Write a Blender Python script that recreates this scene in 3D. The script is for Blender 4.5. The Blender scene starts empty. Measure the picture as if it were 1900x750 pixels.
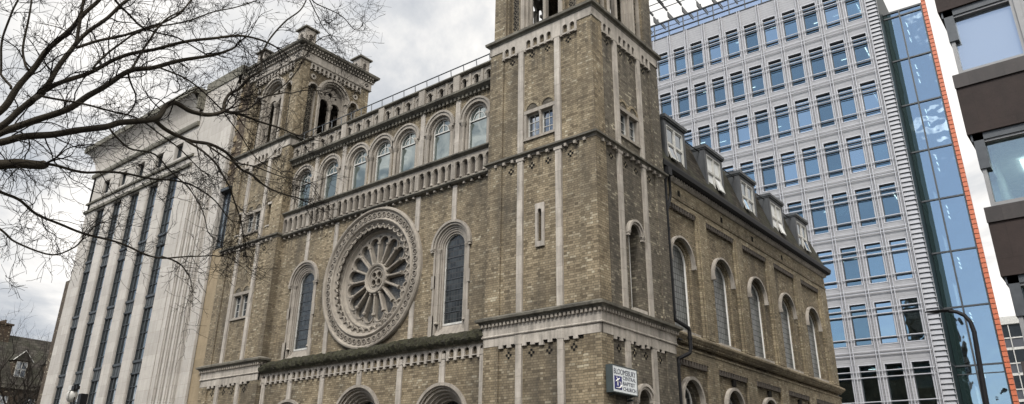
import bpy, math, random
from math import sin, cos, pi, radians
from mathutils import Vector, Matrix, noise
from mathutils.geometry import tessellate_polygon
random.seed(7)
scn = bpy.context.scene
COL = scn.collection

# ---------------------------------------------------------------- objects
def empty(name, loc=(0, 0, 0), rz=0.0, parent=None):
    o = bpy.data.objects.new(name, None); COL.objects.link(o)
    o.location = loc; o.rotation_euler = (0, 0, rz); o.empty_display_size = .3
    if parent: o.parent = parent
    return o
def tag(o, label=None, cat=None, group=None, kind=None):
    if label: o['label'] = label
    if cat: o['category'] = cat
    if group: o['group'] = group
    if kind: o['kind'] = kind
    return o

class Fr:
    """local frame of a facade: a runs along it, b is height, c sticks out of it"""
    def __init__(s, O, ux, n): s.O, s.u, s.n = Vector(O), Vector(ux), Vector(n)
    def p(s, a, b, c): return s.O + s.u * a + s.n * c + Vector((0, 0, b))
def front(y, x0=0): return Fr((x0, y, 0), (1, 0, 0), (0, -1, 0))
def east(x, y0=0): return Fr((x, y0, 0), (0, 1, 0), (1, 0, 0))
def back(y, x0=0): return Fr((x0, y, 0), (-1, 0, 0), (0, 1, 0))
def west(x, y0=0): return Fr((x, y0, 0), (0, -1, 0), (-1, 0, 0))

class MB:
    def __init__(s): s.V, s.F, s.M = [], [], []
    def add(s, vs, fs, m=0):
        b = len(s.V); s.V += [tuple(v) for v in vs]
        for f in fs: s.F.append([b + i for i in f]); s.M.append(m)
    def box(s, fr, a0, a1, b0, b1, c0, c1, m=0):
        P = [fr.p(a, b, c) for c in (c0, c1) for b in (b0, b1) for a in (a0, a1)]
        s.add(P, [(4, 5, 7, 6), (1, 0, 2, 3), (0, 4, 6, 2), (5, 1, 3, 7), (6, 7, 3, 2), (0, 1, 5, 4)], m)
    def wbox(s, x0, x1, y0, y1, z0, z1, m=0): s.box(front(0), x0, x1, z0, z1, -y1, -y0, m)
    def prof(s, fr, pr, a0, a1, m=0, mit0=0, mit1=0):
        """closed profile of (b, c) swept along a; mit shifts ends by mit*c for mitred corners"""
        n = len(pr)
        P = [fr.p(a0 - mit0 * c, b, c) for b, c in pr] + [fr.p(a1 + mit1 * c, b, c) for b, c in pr]
        s.add(P, [(i, (i + 1) % n, n + (i + 1) % n, n + i) for i in range(n)] + [tuple(range(n))[::-1], tuple(range(n, 2 * n))], m)
    def arch(s, fr, ca, zs, r0, r1, c0, c1, t0=0, t1=pi, n=16, m=0, zsc=1.0):
        full = abs(t1 - t0 - 2 * pi) < 1e-4
        P = []
        for i in range(n + 1):
            t = t0 + (t1 - t0) * i / n
            for r, c in ((r0, c0), (r1, c0), (r1, c1), (r0, c1)): P.append(fr.p(ca + r * cos(t), zs + r * sin(t) * zsc, c))
        F = []
        for i in range(n):
            for k in range(4): F.append((4 * i + k, 4 * i + (k + 1) % 4, 4 * i + 4 + (k + 1) % 4, 4 * i + 4 + k))
        if not full: F += [(0, 1, 2, 3), (4 * n + 3, 4 * n + 2, 4 * n + 1, 4 * n)]
        s.add(P, F, m)
    def lathe(s, fr, ca, zc, pr, n=96, m=0):
        """profile of (radius, c) revolved in the plane of the facade"""
        k = len(pr); P = []
        for i in range(n):
            t = 2 * pi * i / n
            for r, c in pr: P.append(fr.p(ca + r * cos(t), zc + r * sin(t), c))
        F = []
        for i in range(n):
            j = (i + 1) % n
            for q in range(k - 1): F.append((i * k + q, i * k + q + 1, j * k + q + 1, j * k + q))
        s.add(P, F, m)
    def disc(s, fr, ca, zc, r, c, n=24, m=0, half=False):
        t1 = pi if half else 2 * pi
        P = [fr.p(ca + r * cos(t1 * i / n), zc + r * sin(t1 * i / n), c) for i in range(n + (1 if half else 0))]
        s.add(P, [tuple(range(len(P)))], m)
    def cyl(s, p0, p1, r0, r1=None, n=10, m=0):
        s.tube([p0, p1], [r0, r0 if r1 is None else r1], n, m)
    def tube(s, pts, rad, n=8, m=0, cap=True):
        pts = [Vector(p) for p in pts]; P = []; ref = None
        for i, p in enumerate(pts):
            d = (pts[min(i + 1, len(pts) - 1)] - pts[max(i - 1, 0)])
            if d.length < 1e-9: d = Vector((0, 0, 1))
            d.normalize()
            if ref is None:
                ref = Vector((0, 0, 1)) if abs(d.z) < .9 else Vector((1, 0, 0))
            x = d.cross(ref); 
            if x.length < 1e-4: x = d.cross(Vector((.3, .8, .5)))
            x.normalize(); y = d.cross(x); ref = x.cross(d) * -1 if False else ref
            r = rad[i] if isinstance(rad, (list, tuple)) else rad
            for k in range(n):
                t = 2 * pi * k / n
                P.append(p + x * (r * cos(t)) + y * (r * sin(t)))
        F = []
        for i in range(len(pts) - 1):
            for k in range(n): F.append((i * n + k, i * n + (k + 1) % n, (i + 1) * n + (k + 1) % n, (i + 1) * n + k))
        if cap and n > 3: F += [tuple(range(n))[::-1], tuple(range((len(pts) - 1) * n, len(pts) * n))]
        s.add(P, F, m)
    def wall(s, fr, outer, holes, c, depth, m=0, mr=None, back=False):
        """flat wall with holes; holes get reveals going back by depth"""
        polys = [[Vector((a, b, 0)) for a, b in pl] for pl in [outer] + holes]
        tri = tessellate_polygon(polys)
        flat = [v for pl in polys for v in pl]
        P = [fr.p(v.x, v.y, c) for v in flat]
        F = []
        for t in tri:
            A, B, Cc = [flat[i] for i in t]
            ar = (B.x - A.x) * (Cc.y - A.y) - (Cc.x - A.x) * (B.y - A.y)
            if abs(ar) < 1e-10: continue
            F.append(tuple(t) if ar > 0 else tuple(t)[::-1])
        s.add(P, F, m)
        if depth:
            for pl in holes:
                n = len(pl); ar = sum(pl[i][0] * pl[(i + 1) % n][1] - pl[(i + 1) % n][0] * pl[i][1] for i in range(n))
                P = [fr.p(a, b, c) for a, b in pl] + [fr.p(a, b, c - depth) for a, b in pl]
                F = [(i, n + i, n + (i + 1) % n, (i + 1) % n) for i in range(n)]
                if ar < 0: F = [f[::-1] for f in F]
                s.add(P, F, m if mr is None else mr)
    def build(s, name, mats, parent=None, smooth=False, label=None, kind=None):
        me = bpy.data.meshes.new(name)
        me.from_pydata(s.V, [], s.F)
        if not isinstance(mats, (list, tuple)): mats = [mats]
        for q in mats: me.materials.append(q)
        me.polygons.foreach_set('material_index', s.M)
        if smooth: me.polygons.foreach_set('use_smooth', [True] * len(s.F))
        me.update()
        o = bpy.data.objects.new(name, me); COL.objects.link(o)
        if parent: o.parent = parent
        if label: o['label'] = label
        if kind: o['kind'] = kind
        return o

def rect(a0, a1, b0, b1): return [(a0, b0), (a1, b0), (a1, b1), (a0, b1)]
def archpoly(ca, hw, zb, zs, n=14, zsc=1.0):
    return [(ca - hw, zb), (ca + hw, zb)] + [(ca + hw * cos(pi * i / n), zs + hw * sin(pi * i / n) * zsc) for i in range(n + 1)]
def circ(ca, zc, r, n=20, ph=0): return [(ca + r * cos(ph + 2 * pi * i / n), zc + r * sin(ph + 2 * pi * i / n)) for i in range(n)]

# ---------------------------------------------------------------- materials
def newmat(name):
    m = bpy.data.materials.new(name); m.use_nodes = True
    nt = m.node_tree; nt.nodes.clear()
    out = nt.nodes.new('ShaderNodeOutputMaterial')
    return m, nt, out
class N:
    def __init__(s, nt): s.nt = nt
    def __call__(s, t, ins=None, **kw):
        n = s.nt.nodes.new('ShaderNode' + t)
        for k, v in kw.items(): setattr(n, k, v)
        if ins:
            for k, v in ins.items():
                if hasattr(v, 'is_linked') or isinstance(v, bpy.types.NodeSocket): s.nt.links.new(v, n.inputs[k])
                else: n.inputs[k].default_value = v
        return n
    def math(s, op, a, b=0.0, clamp=False):
        n = s.nt.nodes.new('ShaderNodeMath'); n.operation = op; n.use_clamp = clamp
        for i, v in enumerate((a, b)):
            if isinstance(v, bpy.types.NodeSocket): s.nt.links.new(v, n.inputs[i])
            else: n.inputs[i].default_value = v
        return n.outputs[0]
    def mix(s, f, a, b, blend='MIX'):
        n = s.nt.nodes.new('ShaderNodeMix'); n.data_type = 'RGBA'; n.blend_type = blend
        for i, v in ((0, f), (6, a), (7, b)):
            if isinstance(v, bpy.types.NodeSocket): s.nt.links.new(v, n.inputs[i])
            else: n.inputs[i].default_value = v if i == 0 else (tuple(v) + (1,))[:4]
        return n.outputs[2]
    def ramp(s, f, pts):
        n = s.nt.nodes.new('ShaderNodeValToRGB'); e = n.color_ramp.elements
        while len(e) < len(pts): e.new(.5)
        for q, (p, c) in zip(e, pts):
            q.position = p; q.color = (c, c, c, 1) if not isinstance(c, tuple) else tuple(c) + (1,)
        s.nt.links.new(f, n.inputs[0]); return n.outputs[0]
    def noise(s, vec, scale, detail=4, rough=.55, dist=0):
        return s('TexNoise', {'Vector': vec, 'Scale': scale, 'Detail': detail, 'Roughness': rough, 'Distortion': dist}).outputs[0]
def wallcoords(g):
    """u along the wall, v up, whichever way the wall faces; plus the 3D point"""
    pos = g('TexCoord').outputs['Object']
    geo = g('NewGeometry')
    sx = g('SeparateXYZ', {0: pos}); sn = g('SeparateXYZ', {0: geo.outputs['True Normal']})
    isx = g.math('GREATER_THAN', g.math('ABSOLUTE', sn.outputs[0]), .7)
    u = g('Mix', {0: isx, 2: sx.outputs[0], 3: sx.outputs[1]}, data_type='FLOAT').outputs[0]
    isz = g.math('GREATER_THAN', g.math('ABSOLUTE', sn.outputs[2]), .7)
    v = g('Mix', {0: isz, 2: sx.outputs[2], 3: sx.outputs[1]}, data_type='FLOAT').outputs[0]
    uv = g('CombineXYZ', {0: u, 1: v, 2: 0.0}).outputs[0]
    return pos, uv, sx.outputs[2], u
def stretch(g, pos, sx, sy, sz):
    return g('Mapping', {'Vector': pos, 'Scale': (sx, sy, sz)}).outputs[0]

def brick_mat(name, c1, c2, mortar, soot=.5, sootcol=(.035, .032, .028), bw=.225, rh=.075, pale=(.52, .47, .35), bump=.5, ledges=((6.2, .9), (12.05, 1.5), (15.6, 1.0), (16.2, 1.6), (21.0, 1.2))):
    m, nt, out = newmat(name); g = N(nt)
    pos, uv, z, u = wallcoords(g)
    # jitter rows a little so courses are not ruler straight
    br = g('TexBrick', {'Vector': uv, 'Color1': (0, 0, 0, 1), 'Color2': (1, 1, 1, 1), 'Mortar': (.5, .5, .5, 1), 'Scale': 1.0,
           'Mortar Size': .0065, 'Mortar Smooth': .25, 'Bias': 0.0, 'Brick Width': bw, 'Row Height': rh}, offset=.5, offset_frequency=2, squash=.5, squash_frequency=2)
    tone = br.outputs[0]; fac = br.outputs[1]
    col = g.mix(tone, c1, c2)
    # a scatter of much paler and much darker bricks
    br2 = g('TexBrick', {'Vector': uv, 'Color1': (0, 0, 0, 1), 'Color2': (1, 1, 1, 1), 'Mortar': (0, 0, 0, 1), 'Scale': 1.0,
           'Mortar Size': 0.0, 'Bias': 0.0, 'Brick Width': bw, 'Row Height': rh}, offset=.5, offset_frequency=2, squash=.5, squash_frequency=2)
    n1 = g.noise(pos, 1.3, 5, .6)
    pal = g.math('MULTIPLY', g.ramp(br2.outputs[0], [(.86, 0.0), (.93, 1.0)]), g.ramp(g.noise(pos, .9, 3), [(.42, .15), (.62, .9)]))
    col = g.mix(pal, col, pale)
    dk = g.ramp(br2.outputs[0], [(.05, .42), (.10, 0.0)])
    col = g.mix(dk, col, (c1[0] * .35, c1[1] * .33, c1[2] * .33))
    col = g.mix(g.ramp(n1, [(.3, 0.0), (.7, .5)]), col, (c1[0] * .62, c1[1] * .6, c1[2] * .58))
    grain = g.noise(pos, 38, 3, .7)
    col = g.mix(.35, col, g.ramp(grain, [(.25, .25), (.75, 1.0)]), 'MULTIPLY')
    col = g.mix(g.math('MULTIPLY', fac, .85), col, mortar)
    # soot and damp: large clouds + vertical streaks
    st = g.noise(stretch(g, pos, 1.6, 1.6, .16), 1.0, 5, .62)
    bl = g.noise(pos, .33, 4, .6, .6)
    s_ = g.math('ADD', g.math('MULTIPLY', st, .55), g.math('MULTIPLY', bl, .6))
    s_ = g.ramp(s_, [(.47, 0.0), (.78, 1.0)])
    # soot running down from each ledge, also painting contact shade under it
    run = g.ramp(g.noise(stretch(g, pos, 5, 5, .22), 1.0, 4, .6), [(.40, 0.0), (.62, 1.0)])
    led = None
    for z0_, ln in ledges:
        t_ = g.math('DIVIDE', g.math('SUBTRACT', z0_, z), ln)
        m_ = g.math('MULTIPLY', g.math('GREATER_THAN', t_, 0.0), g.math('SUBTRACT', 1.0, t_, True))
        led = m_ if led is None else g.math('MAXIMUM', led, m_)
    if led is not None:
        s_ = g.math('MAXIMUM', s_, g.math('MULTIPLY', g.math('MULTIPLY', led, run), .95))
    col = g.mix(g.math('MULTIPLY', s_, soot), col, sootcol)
    h = g.math('SUBTRACT', g.math('MULTIPLY', grain, .35), fac)
    bmp = g('Bump', {'Height': h, 'Strength': bump, 'Distance': .012})
    b = g('BsdfPrincipled', {'Base Color': col, 'Roughness': .92, 'Normal': bmp.outputs[0]})
    b.inputs['Specular IOR Level'].default_value = .25
    nt.links.new(b.outputs[0], out.inputs[0]); return m

def stone_mat(name, c, dark, soot=.6, streak=.7, joint=0.0, jw=.9, jh=.38, bump=.25, rough=.85, tone=.12, lo=.45, hi=.75):
    m, nt, out = newmat(name); g = N(nt)
    pos, uv, z, u = wallcoords(g)
    n1 = g.noise(pos, 2.2, 6, .65); n2 = g.noise(pos, 22, 3, .6)
    col = g.mix(g.ramp(n1, [(.3, 0.0), (.7, 1.0)]), tuple(q * (1 - tone) for q in c), tuple(min(q * (1 + tone), .9) for q in c))
    if joint:
        br = g('TexBrick', {'Vector': uv, 'Color1': (.72, .72, .72, 1), 'Color2': (1, 1, 1, 1), 'Mortar': (.45, .43, .4, 1), 'Scale': 1.0,
               'Mortar Size': joint, 'Mortar Smooth': .2, 'Bias': 0.2, 'Brick Width': jw, 'Row Height': jh}, offset=.5, offset_frequency=2)
        col = g.mix(.75, col, br.outputs[0], 'MULTIPLY')
    col = g.mix(.3, col, g.ramp(n2, [(.3, .6), (.7, 1.0)]), 'MULTIPLY')
    st = g.noise(stretch(g, pos, 7, 7, .55), 1.0, 5, .6)
    bl = g.noise(pos, 1.1, 5, .65, .4)
    s_ = g.math('ADD', g.math('MULTIPLY', st, streak), g.math('MULTIPLY', bl, 1.0 - streak * .45))
    s_ = g.ramp(g.math('MULTIPLY', s_, .8), [(lo, 0.0), (hi, 1.0)])
    col = g.mix(g.math('MULTIPLY', s_, soot), col, dark)
    bmp = g('Bump', {'Height': g.math('ADD', n2, g.math('MULTIPLY', n1, .6)), 'Strength': bump, 'Distance': .02})
    b = g('BsdfPrincipled', {'Base Color': col, 'Roughness': rough, 'Normal': bmp.outputs[0]})
    b.inputs['Specular IOR Level'].default_value = .3
    nt.links.new(b.outputs[0], out.inputs[0]); return m

def plain_mat(name, c, rough=.6, metal=0.0, var=.15, scale=6, spec=.5, bump=0.0, emit=None):
    m, nt, out = newmat(name); g = N(nt)
    pos = g('TexCoord').outputs['Object']
    n = g.noise(pos, scale, 5, .6)
    col = g.mix(g.ramp(n, [(.3, 0.0), (.7, 1.0)]), tuple(q * (1 - var) for q in c), tuple(min(q * (1 + var), .95) for q in c))
    ins = {'Base Color': col, 'Roughness': g.math('ADD', rough - .05, g.math('MULTIPLY', n, .1)), 'Metallic': metal}
    b = g('BsdfPrincipled', ins); b.inputs['Specular IOR Level'].default_value = spec
    if bump: nt.links.new(g('Bump', {'Height': n, 'Strength': bump, 'Distance': .02}).outputs[0], b.inputs['Normal'])
    if emit: b.inputs['Emission Color'].default_value = tuple(emit[:3]) + (1,); b.inputs['Emission Strength'].default_value = emit[3]
    nt.links.new(b.outputs[0], out.inputs[0]); return m

def leaded_mat(name, base=(.012, .015, .018), cw=.13, ch=.2, rough=.18, lead=(.03, .03, .03), spec=.6):
    """small leaded panes, each tilted a hair differently"""
    m, nt, out = newmat(name); g = N(nt)
    pos, uv, z, u = wallcoords(g)
    br = g('TexBrick', {'Vector': uv, 'Color1': (0, 0, 0, 1), 'Color2': (1, 1, 1, 1), 'Mortar': (.5, .5, .5, 1), 'Scale': 1.0,
           'Mortar Size': .012, 'Mortar Smooth': .1, 'Brick Width': cw, 'Row Height': ch}, offset=0.0, offset_frequency=2)
    col = g.mix(br.outputs[0], tuple(q * .6 for q in base), tuple(q * 1.9 for q in base))
    col = g.mix(br.outputs[1], col, lead)
    h = g.math('ADD', g.math('MULTIPLY', g.noise(pos, 3.5, 3), .6), g.math('MULTIPLY', br.outputs[0], .15))
    bmp = g('Bump', {'Height': h, 'Strength': .35, 'Distance': .05})
    r = g.math('ADD', rough, g.math('MULTIPLY', br.outputs[1], .5))
    b = g('BsdfPrincipled', {'Base Color': col, 'Roughness': r, 'Normal': bmp.outputs[0]})
    b.inputs['Specular IOR Level'].default_value = spec
    nt.links.new(b.outputs[0], out.inputs[0]); return m

def glass_mat(name, tint=(.55, .72, .9), refl=.5, base=(.02, .03, .035), wav=.02, rough=.02, see=0.0, dirt=.0):
    """coated architectural glass: part mirror, part dark or see-through"""
    m, nt, out = newmat(name); g = N(nt)
    pos = g('TexCoord').outputs['Object']
    n = g.noise(pos, .55, 2)
    bmp = g('Bump', {'Height': n, 'Strength': wav * 10, 'Distance': .05})
    gl = g('BsdfGlossy', {'Color': tuple(tint) + (1,), 'Roughness': rough, 'Normal': bmp.outputs[0]})
    if see > 0:
        tr = g('BsdfTransparent', {'Color': (see * .8, see * .95, see, 1)}); bs = tr
    else:
        bs = g('BsdfDiffuse', {'Color': tuple(base) + (1,)})
    fr = g('Fresnel', {'IOR': 1.5})
    f = g.math('ADD', g.math('MULTIPLY', fr.outputs[0], 1.0 - refl), refl, True)
    mx = g('MixShader', {0: f, 1: bs.outputs[0], 2: gl.outputs[0]})
    nt.links.new(mx.outputs[0], out.inputs[0]); return m

def emit_mat(name, c, s):
    m, nt, out = newmat(name); g = N(nt)
    e = g('Emission', {'Color': tuple(c) + (1,), 'Strength': s}); nt.links.new(e.outputs[0], out.inputs[0]); return m

def slate_mat(name, c, bw=.28, rh=.17):
    m, nt, out = newmat(name); g = N(nt)
    pos, uv, z, u = wallcoords(g)
    br = g('TexBrick', {'Vector': uv, 'Color1': tuple(q * .6 for q in c) + (1,), 'Color2': tuple(q * 1.5 for q in c) + (1,), 'Mortar': tuple(q * .25 for q in c) + (1,), 'Scale': 1.0,
           'Mortar Size': .012, 'Brick Width': bw, 'Row Height': rh}, offset=.5, offset_frequency=2)
    col = g.mix(g.ramp(g.noise(pos, 1.1, 5), [(.4, 0.0), (.75, .6)]), br.outputs[0], (.05, .055, .035))
    b = g('BsdfPrincipled', {'Base Color': col, 'Roughness': .9, 'Specular IOR Level': .15, 'Normal': g('Bump', {'Height': br.outputs[1], 'Strength': -.6, 'Distance': .02}).outputs[0]})
    nt.links.new(b.outputs[0], out.inputs[0]); return m

def ribbed_mat(name, c, pitch=.22, metal=.3, rough=.5, depth=.05):
    m, nt, out = newmat(name); g = N(nt)
    pos, uv, z, u = wallcoords(g)
    f = g.math('FRACT', g.math('DIVIDE', z, pitch))
    line = g.ramp(f, [(.0, 0.0), (.08, 1.0), (.9, 1.0), (.99, 0.0)])
    n = g.noise(pos, 3, 4)
    col = g.mix(line, tuple(q * .38 for q in c), c)
    col = g.mix(.3, col, g.ramp(n, [(.3, .7), (.7, 1.0)]), 'MULTIPLY')
    b = g('BsdfPrincipled', {'Base Color': col, 'Roughness': rough, 'Metallic': metal, 'Normal': g('Bump', {'Height': g.math('MULTIPLY', f, line), 'Strength': .7, 'Distance': depth}).outputs[0]})
    nt.links.new(b.outputs[0], out.inputs[0]); return m

M = {}
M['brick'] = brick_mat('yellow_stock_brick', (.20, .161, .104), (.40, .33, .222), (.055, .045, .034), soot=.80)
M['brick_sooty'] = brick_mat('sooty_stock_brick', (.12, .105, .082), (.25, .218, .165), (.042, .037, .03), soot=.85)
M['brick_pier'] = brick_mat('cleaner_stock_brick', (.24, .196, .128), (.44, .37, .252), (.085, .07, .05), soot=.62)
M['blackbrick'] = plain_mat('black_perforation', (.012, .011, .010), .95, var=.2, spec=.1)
M['stone'] = stone_mat('bath_stone', (.415, .378, .33), (.09, .082, .072), soot=.75, joint=.006, jw=1.3, jh=.62)
M['stone_win'] = stone_mat('carved_window_stone', (.31, .28, .24), (.10, .088, .075), soot=.7, joint=.004, jw=.7, jh=.55, bump=.3)
M['stone_dark'] = stone_mat('weathered_cornice_stone', (.16, .148, .120), (.035, .033, .028), soot=.85, streak=.4, bump=.6, lo=.36, hi=.6)
M['stone_rose'] = stone_mat('rose_window_stone', (.285, .255, .215), (.08, .07, .058), soot=.75, streak=.45, bump=.45, lo=.40, hi=.72)
M['recess'] = stone_mat('soot_and_shade_stone', (.085, .072, .06), (.02, .018, .016), soot=.7, bump=.4)  # paints shade into carved recesses; sooty tone on the side dentils
M['moss'] = None
M['leaded'] = leaded_mat('leaded_glass', base=(.020, .023, .024), spec=.4)
M['leaded_grey'] = leaded_mat('leaded_grey_glass', base=(.05, .055, .052), cw=.15, ch=.22, lead=(.015, .015, .015), rough=.3, spec=.5)
M['rose_glass'] = leaded_mat('rose_glass', base=(.06, .058, .052), cw=.08, ch=.08, rough=.25)
M['clear'] = glass_mat('old_window_glass', tint=(.75, .80, .78), refl=.12, base=(.06, .075, .070), wav=.12)
M['sash_glass'] = glass_mat('sash_glass', tint=(.85, .9, .95), refl=.18, base=(.02, .025, .03), wav=.04)
M['white'] = plain_mat('white_paint', (.72, .71, .68), .5, var=.1)
M['white_dirty'] = plain_mat('greying_white_paint', (.42, .415, .39), .6, var=.2)
M['curtain'] = plain_mat('pale_blind_and_sky_glint', (.62, .63, .62), .8, var=.12, scale=3)  # blinds, and dormer panes where it paints the sky's reflection
M['lead'] = stone_mat('lead_sheet', (.075, .08, .086), (.02, .021, .022), soot=.7, streak=.9, bump=.3, rough=.55)
M['leadroof'] = stone_mat('blue_lead_roof', (.11, .125, .135), (.03, .034, .036), soot=.6, streak=.6, bump=.4, rough=.5)
M['slate'] = slate_mat('roof_slate', (.034, .030, .024))
M['slate2'] = slate_mat('old_slate', (.045, .04, .036), .35, .22)
M['black'] = plain_mat('black_iron_paint', (.007, .007, .008), .55, var=.3, spec=.2)
M['void'] = plain_mat('dark_interior', (.01, .009, .008), .95, spec=0)
M['portland'] = stone_mat('portland_stone', (.44, .415, .38), (.20, .18, .155), soot=.5, streak=.8, joint=.006, jw=1.9, jh=.56, bump=.15, tone=.07, lo=.42, hi=.8)
M['portland_dark'] = stone_mat('weathered_portland', (.17, .16, .13), (.06, .058, .045), soot=.75, streak=.5, bump=.3, lo=.38, hi=.62)
M['bronze'] = plain_mat('dark_bronze_frame', (.028, .032, .034), .45, metal=.3, var=.25)
M['bronze_panel'] = plain_mat('dark_spandrel_panel', (.05, .056, .058), .5, metal=.2, var=.2)
M['office_glass'] = glass_mat('office_glass', tint=(.8, .85, .88), refl=.12, base=(.03, .034, .036), wav=.08)
M['tan'] = stone_mat('tan_sandstone', (.27, .215, .14), (.14, .11, .07), soot=.5, joint=.004, jw=1.4, jh=.6)
M['brownbrick'] = brick_mat('brown_brick', (.075, .055, .04), (.13, .10, .07), (.04, .034, .028), soot=.5)
M['house_brick'] = brick_mat('dark_house_brick', (.06, .042, .030), (.105, .075, .05), (.05, .04, .03), soot=.5)
M['clad'] = ribbed_mat('silver_ribbed_cladding', (.335, .335, .348), .24, .05)
M['clad_edge'] = ribbed_mat('silver_serrated_cladding', (.33, .335, .355), .36, .05, depth=.12)
M['alu'] = plain_mat('silver_aluminium', (.40, .405, .43), .45, metal=.1, var=.06)
M['alu_dark'] = plain_mat('dark_aluminium', (.055, .06, .065), .45, metal=.3)
M['blue_glass'] = glass_mat('coated_blue_glass', tint=(.52, .70, .82), refl=.38, see=.62, wav=.05)
M['blue_glass_dim'] = glass_mat('dim_blue_glass', tint=(.50, .66, .76), refl=.26, see=.7, wav=.07)
M['blue_glass_bright'] = glass_mat('bright_blue_glass', tint=(.60, .76, .88), refl=.5, see=.5, wav=.06)
M['curt_glass'] = glass_mat('curtain_wall_glass', tint=(.62, .77, .90), refl=.42, see=.62, wav=.05)
M['band_glass'] = glass_mat('parapet_glass', tint=(.7, .8, .92), refl=.6, base=(.16, .18, .22), wav=.01)
M['room'] = plain_mat('office_interior', (.16, .17, .17), .9, var=.2, scale=1)
M['room_dark'] = plain_mat('dark_office_interior', (.03, .05, .05), .9, var=.3, scale=1)
M['tube'] = emit_mat('lit_tube', (1, .97, .88), 3.5)
M['tube_dim'] = emit_mat('dim_lit_tube', (1, .97, .85), 1.6)
M['terracotta'] = plain_mat('terracotta_tile', (.36, .085, .028), .55, var=.18, scale=9)
M['terracotta_gap'] = plain_mat('terracotta_joint', (.12, .035, .015), .8)
M['granite'] = stone_mat('brown_granite', (.028, .0185, .016), (.018, .014, .013), soot=.7, streak=.45, joint=.004, jw=1.5, jh=1.7, bump=.12, rough=.75, tone=.25)
M['granite_lit'] = stone_mat('lit_granite', (.042, .035, .033), (.02, .018, .017), soot=.6, streak=.9, joint=.005, jw=.75, jh=2.0, bump=.1, rough=.5)  # granite as lit along the spandrel tops, light put into the colour
M['winframe'] = plain_mat('grey_window_frame', (.20, .20, .20), .5, metal=.2, var=.08)
M['big_glass'] = glass_mat('large_pane_glass', tint=(.75, .84, .95), refl=.42, base=(.20, .23, .26), wav=.08)
M['big_glass_see'] = glass_mat('clear_pane_glass', tint=(.85, .9, .9), refl=.2, see=.85, wav=.03)
M['bark'] = stone_mat('plane_bark', (.036, .030, .021), (.011, .010, .008), soot=.6, streak=.3, bump=.8, rough=.95, tone=.35)
M['twig'] = plain_mat('dark_twig', (.012, .010, .0085), .9, var=.3, spec=.1)
M['twig_far'] = plain_mat('far_twig', (.03, .026, .022), .9, var=.3, spec=.1)
M['asphalt'] = plain_mat('asphalt', (.05, .05, .052), .9, scale=30, bump=.3)
M['paving'] = stone_mat('paving', (.22, .215, .205), (.1, .1, .095), soot=.5, joint=.008, jw=.6, jh=.6)
M['paintline'] = plain_mat('road_paint', (.7, .68, .6), .7)
M['ground'] = plain_mat('ground_tarmac', (.09, .088, .085), .95, scale=5)
def moss_mat():
    m, nt, out = newmat('moss_on_stone'); g = N(nt)
    pos = g('TexCoord').outputs['Object']
    n = g.noise(pos, 9, 6, .7); n2 = g.noise(pos, 45, 4, .7)
    col = g.mix(g.ramp(n, [(.38, 0.0), (.62, 1.0)]), (.020, .017, .010), (.042, .044, .018))
    col = g.mix(g.ramp(n2, [(.3, .6), (.7, 0.0)]), col, (.02, .018, .012))
    b = g('BsdfPrincipled', {'Base Color': col, 'Roughness': .98, 'Normal': g('Bump', {'Height': n2, 'Strength': 1.0, 'Distance': .05}).outputs[0]})
    nt.links.new(b.outputs[0], out.inputs[0]); return m
M['moss'] = moss_mat()
CLOUD, SKYB, SUNE, EXPO = 6.1, 1.0, 1.6, 0.82

# ================================================================ THE CHURCH
church = empty('church', (-10.4, 8, 0))
tag(church, 'yellow-brick church with twin square towers and a stone rose window', 'church')
PM = Matrix.Translation((-10.4, 8, 0)).inverted()
def cpart(mb, name, mats, parent=None, **k):
    """mesh given in world coordinates, parented without moving"""
    o = mb.build(name, mats, None, **k)
    if parent is None:
        o.parent = church; o.matrix_parent_inverse = PM.copy()
    else:
        o.parent = parent
        o.matrix_parent_inverse = Matrix.Identity(4)
    return o

def edged(mb, fr, outer, holes, c1, c0, m=0, mr=None):
    mb.wall(fr, outer, holes, c1, c1 - c0, m, mr)
    n = len(outer)
    P = [fr.p(a, b, c1) for a, b in outer] + [fr.p(a, b, c0) for a, b in outer]
    mb.add(P, [((i + 1) % n, n + (i + 1) % n, n + i, i) for i in range(n)], m)

def cross(mb, fr, a, b, c, s=.075, m=0, mc=None):
    for da, db in ((-1, 0), (1, 0), (0, -1), (0, 1)):
        mb.box(fr, a + da * s * 1.0 - s * .52, a + da * s * 1.0 + s * .52, b + db * s * 1.05 - s * .52, b + db * s * 1.05 + s * .52, c - .02, c + .006, m)
    if mc is not None: mb.box(fr, a - s * .45, a + s * .45, b - s * .5, b + s * .5, c - .02, c + .004, mc)

def hood_stop(mb, fr, a, b, c, m=0):
    mb.box(fr, a - .055, a + .055, b - .13, b, c, c + .1, m)
    mb.box(fr, a - .075, a + .075, b - .05, b + .01, c, c + .12, m)

def colonnette(mb, fr, a, z0, z1, c, r, m=0, n=10):
    P = lambda z: fr.p(a, z, c)
    zs = [z0, z0 + r * .6, z0 + r * 1.2, z0 + r * 1.8, z1 - r * 3.2, z1 - r * 2.8, z1 - r * 1.2, z1 - r * .6, z1]
    rs = [r * 1.7, r * 1.7, r * 1.25, r, r, r * 1.2, r * 1.75, r * 1.95, r * 1.95]
    mb.tube([P(z) for z in zs], rs, n, m)

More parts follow.
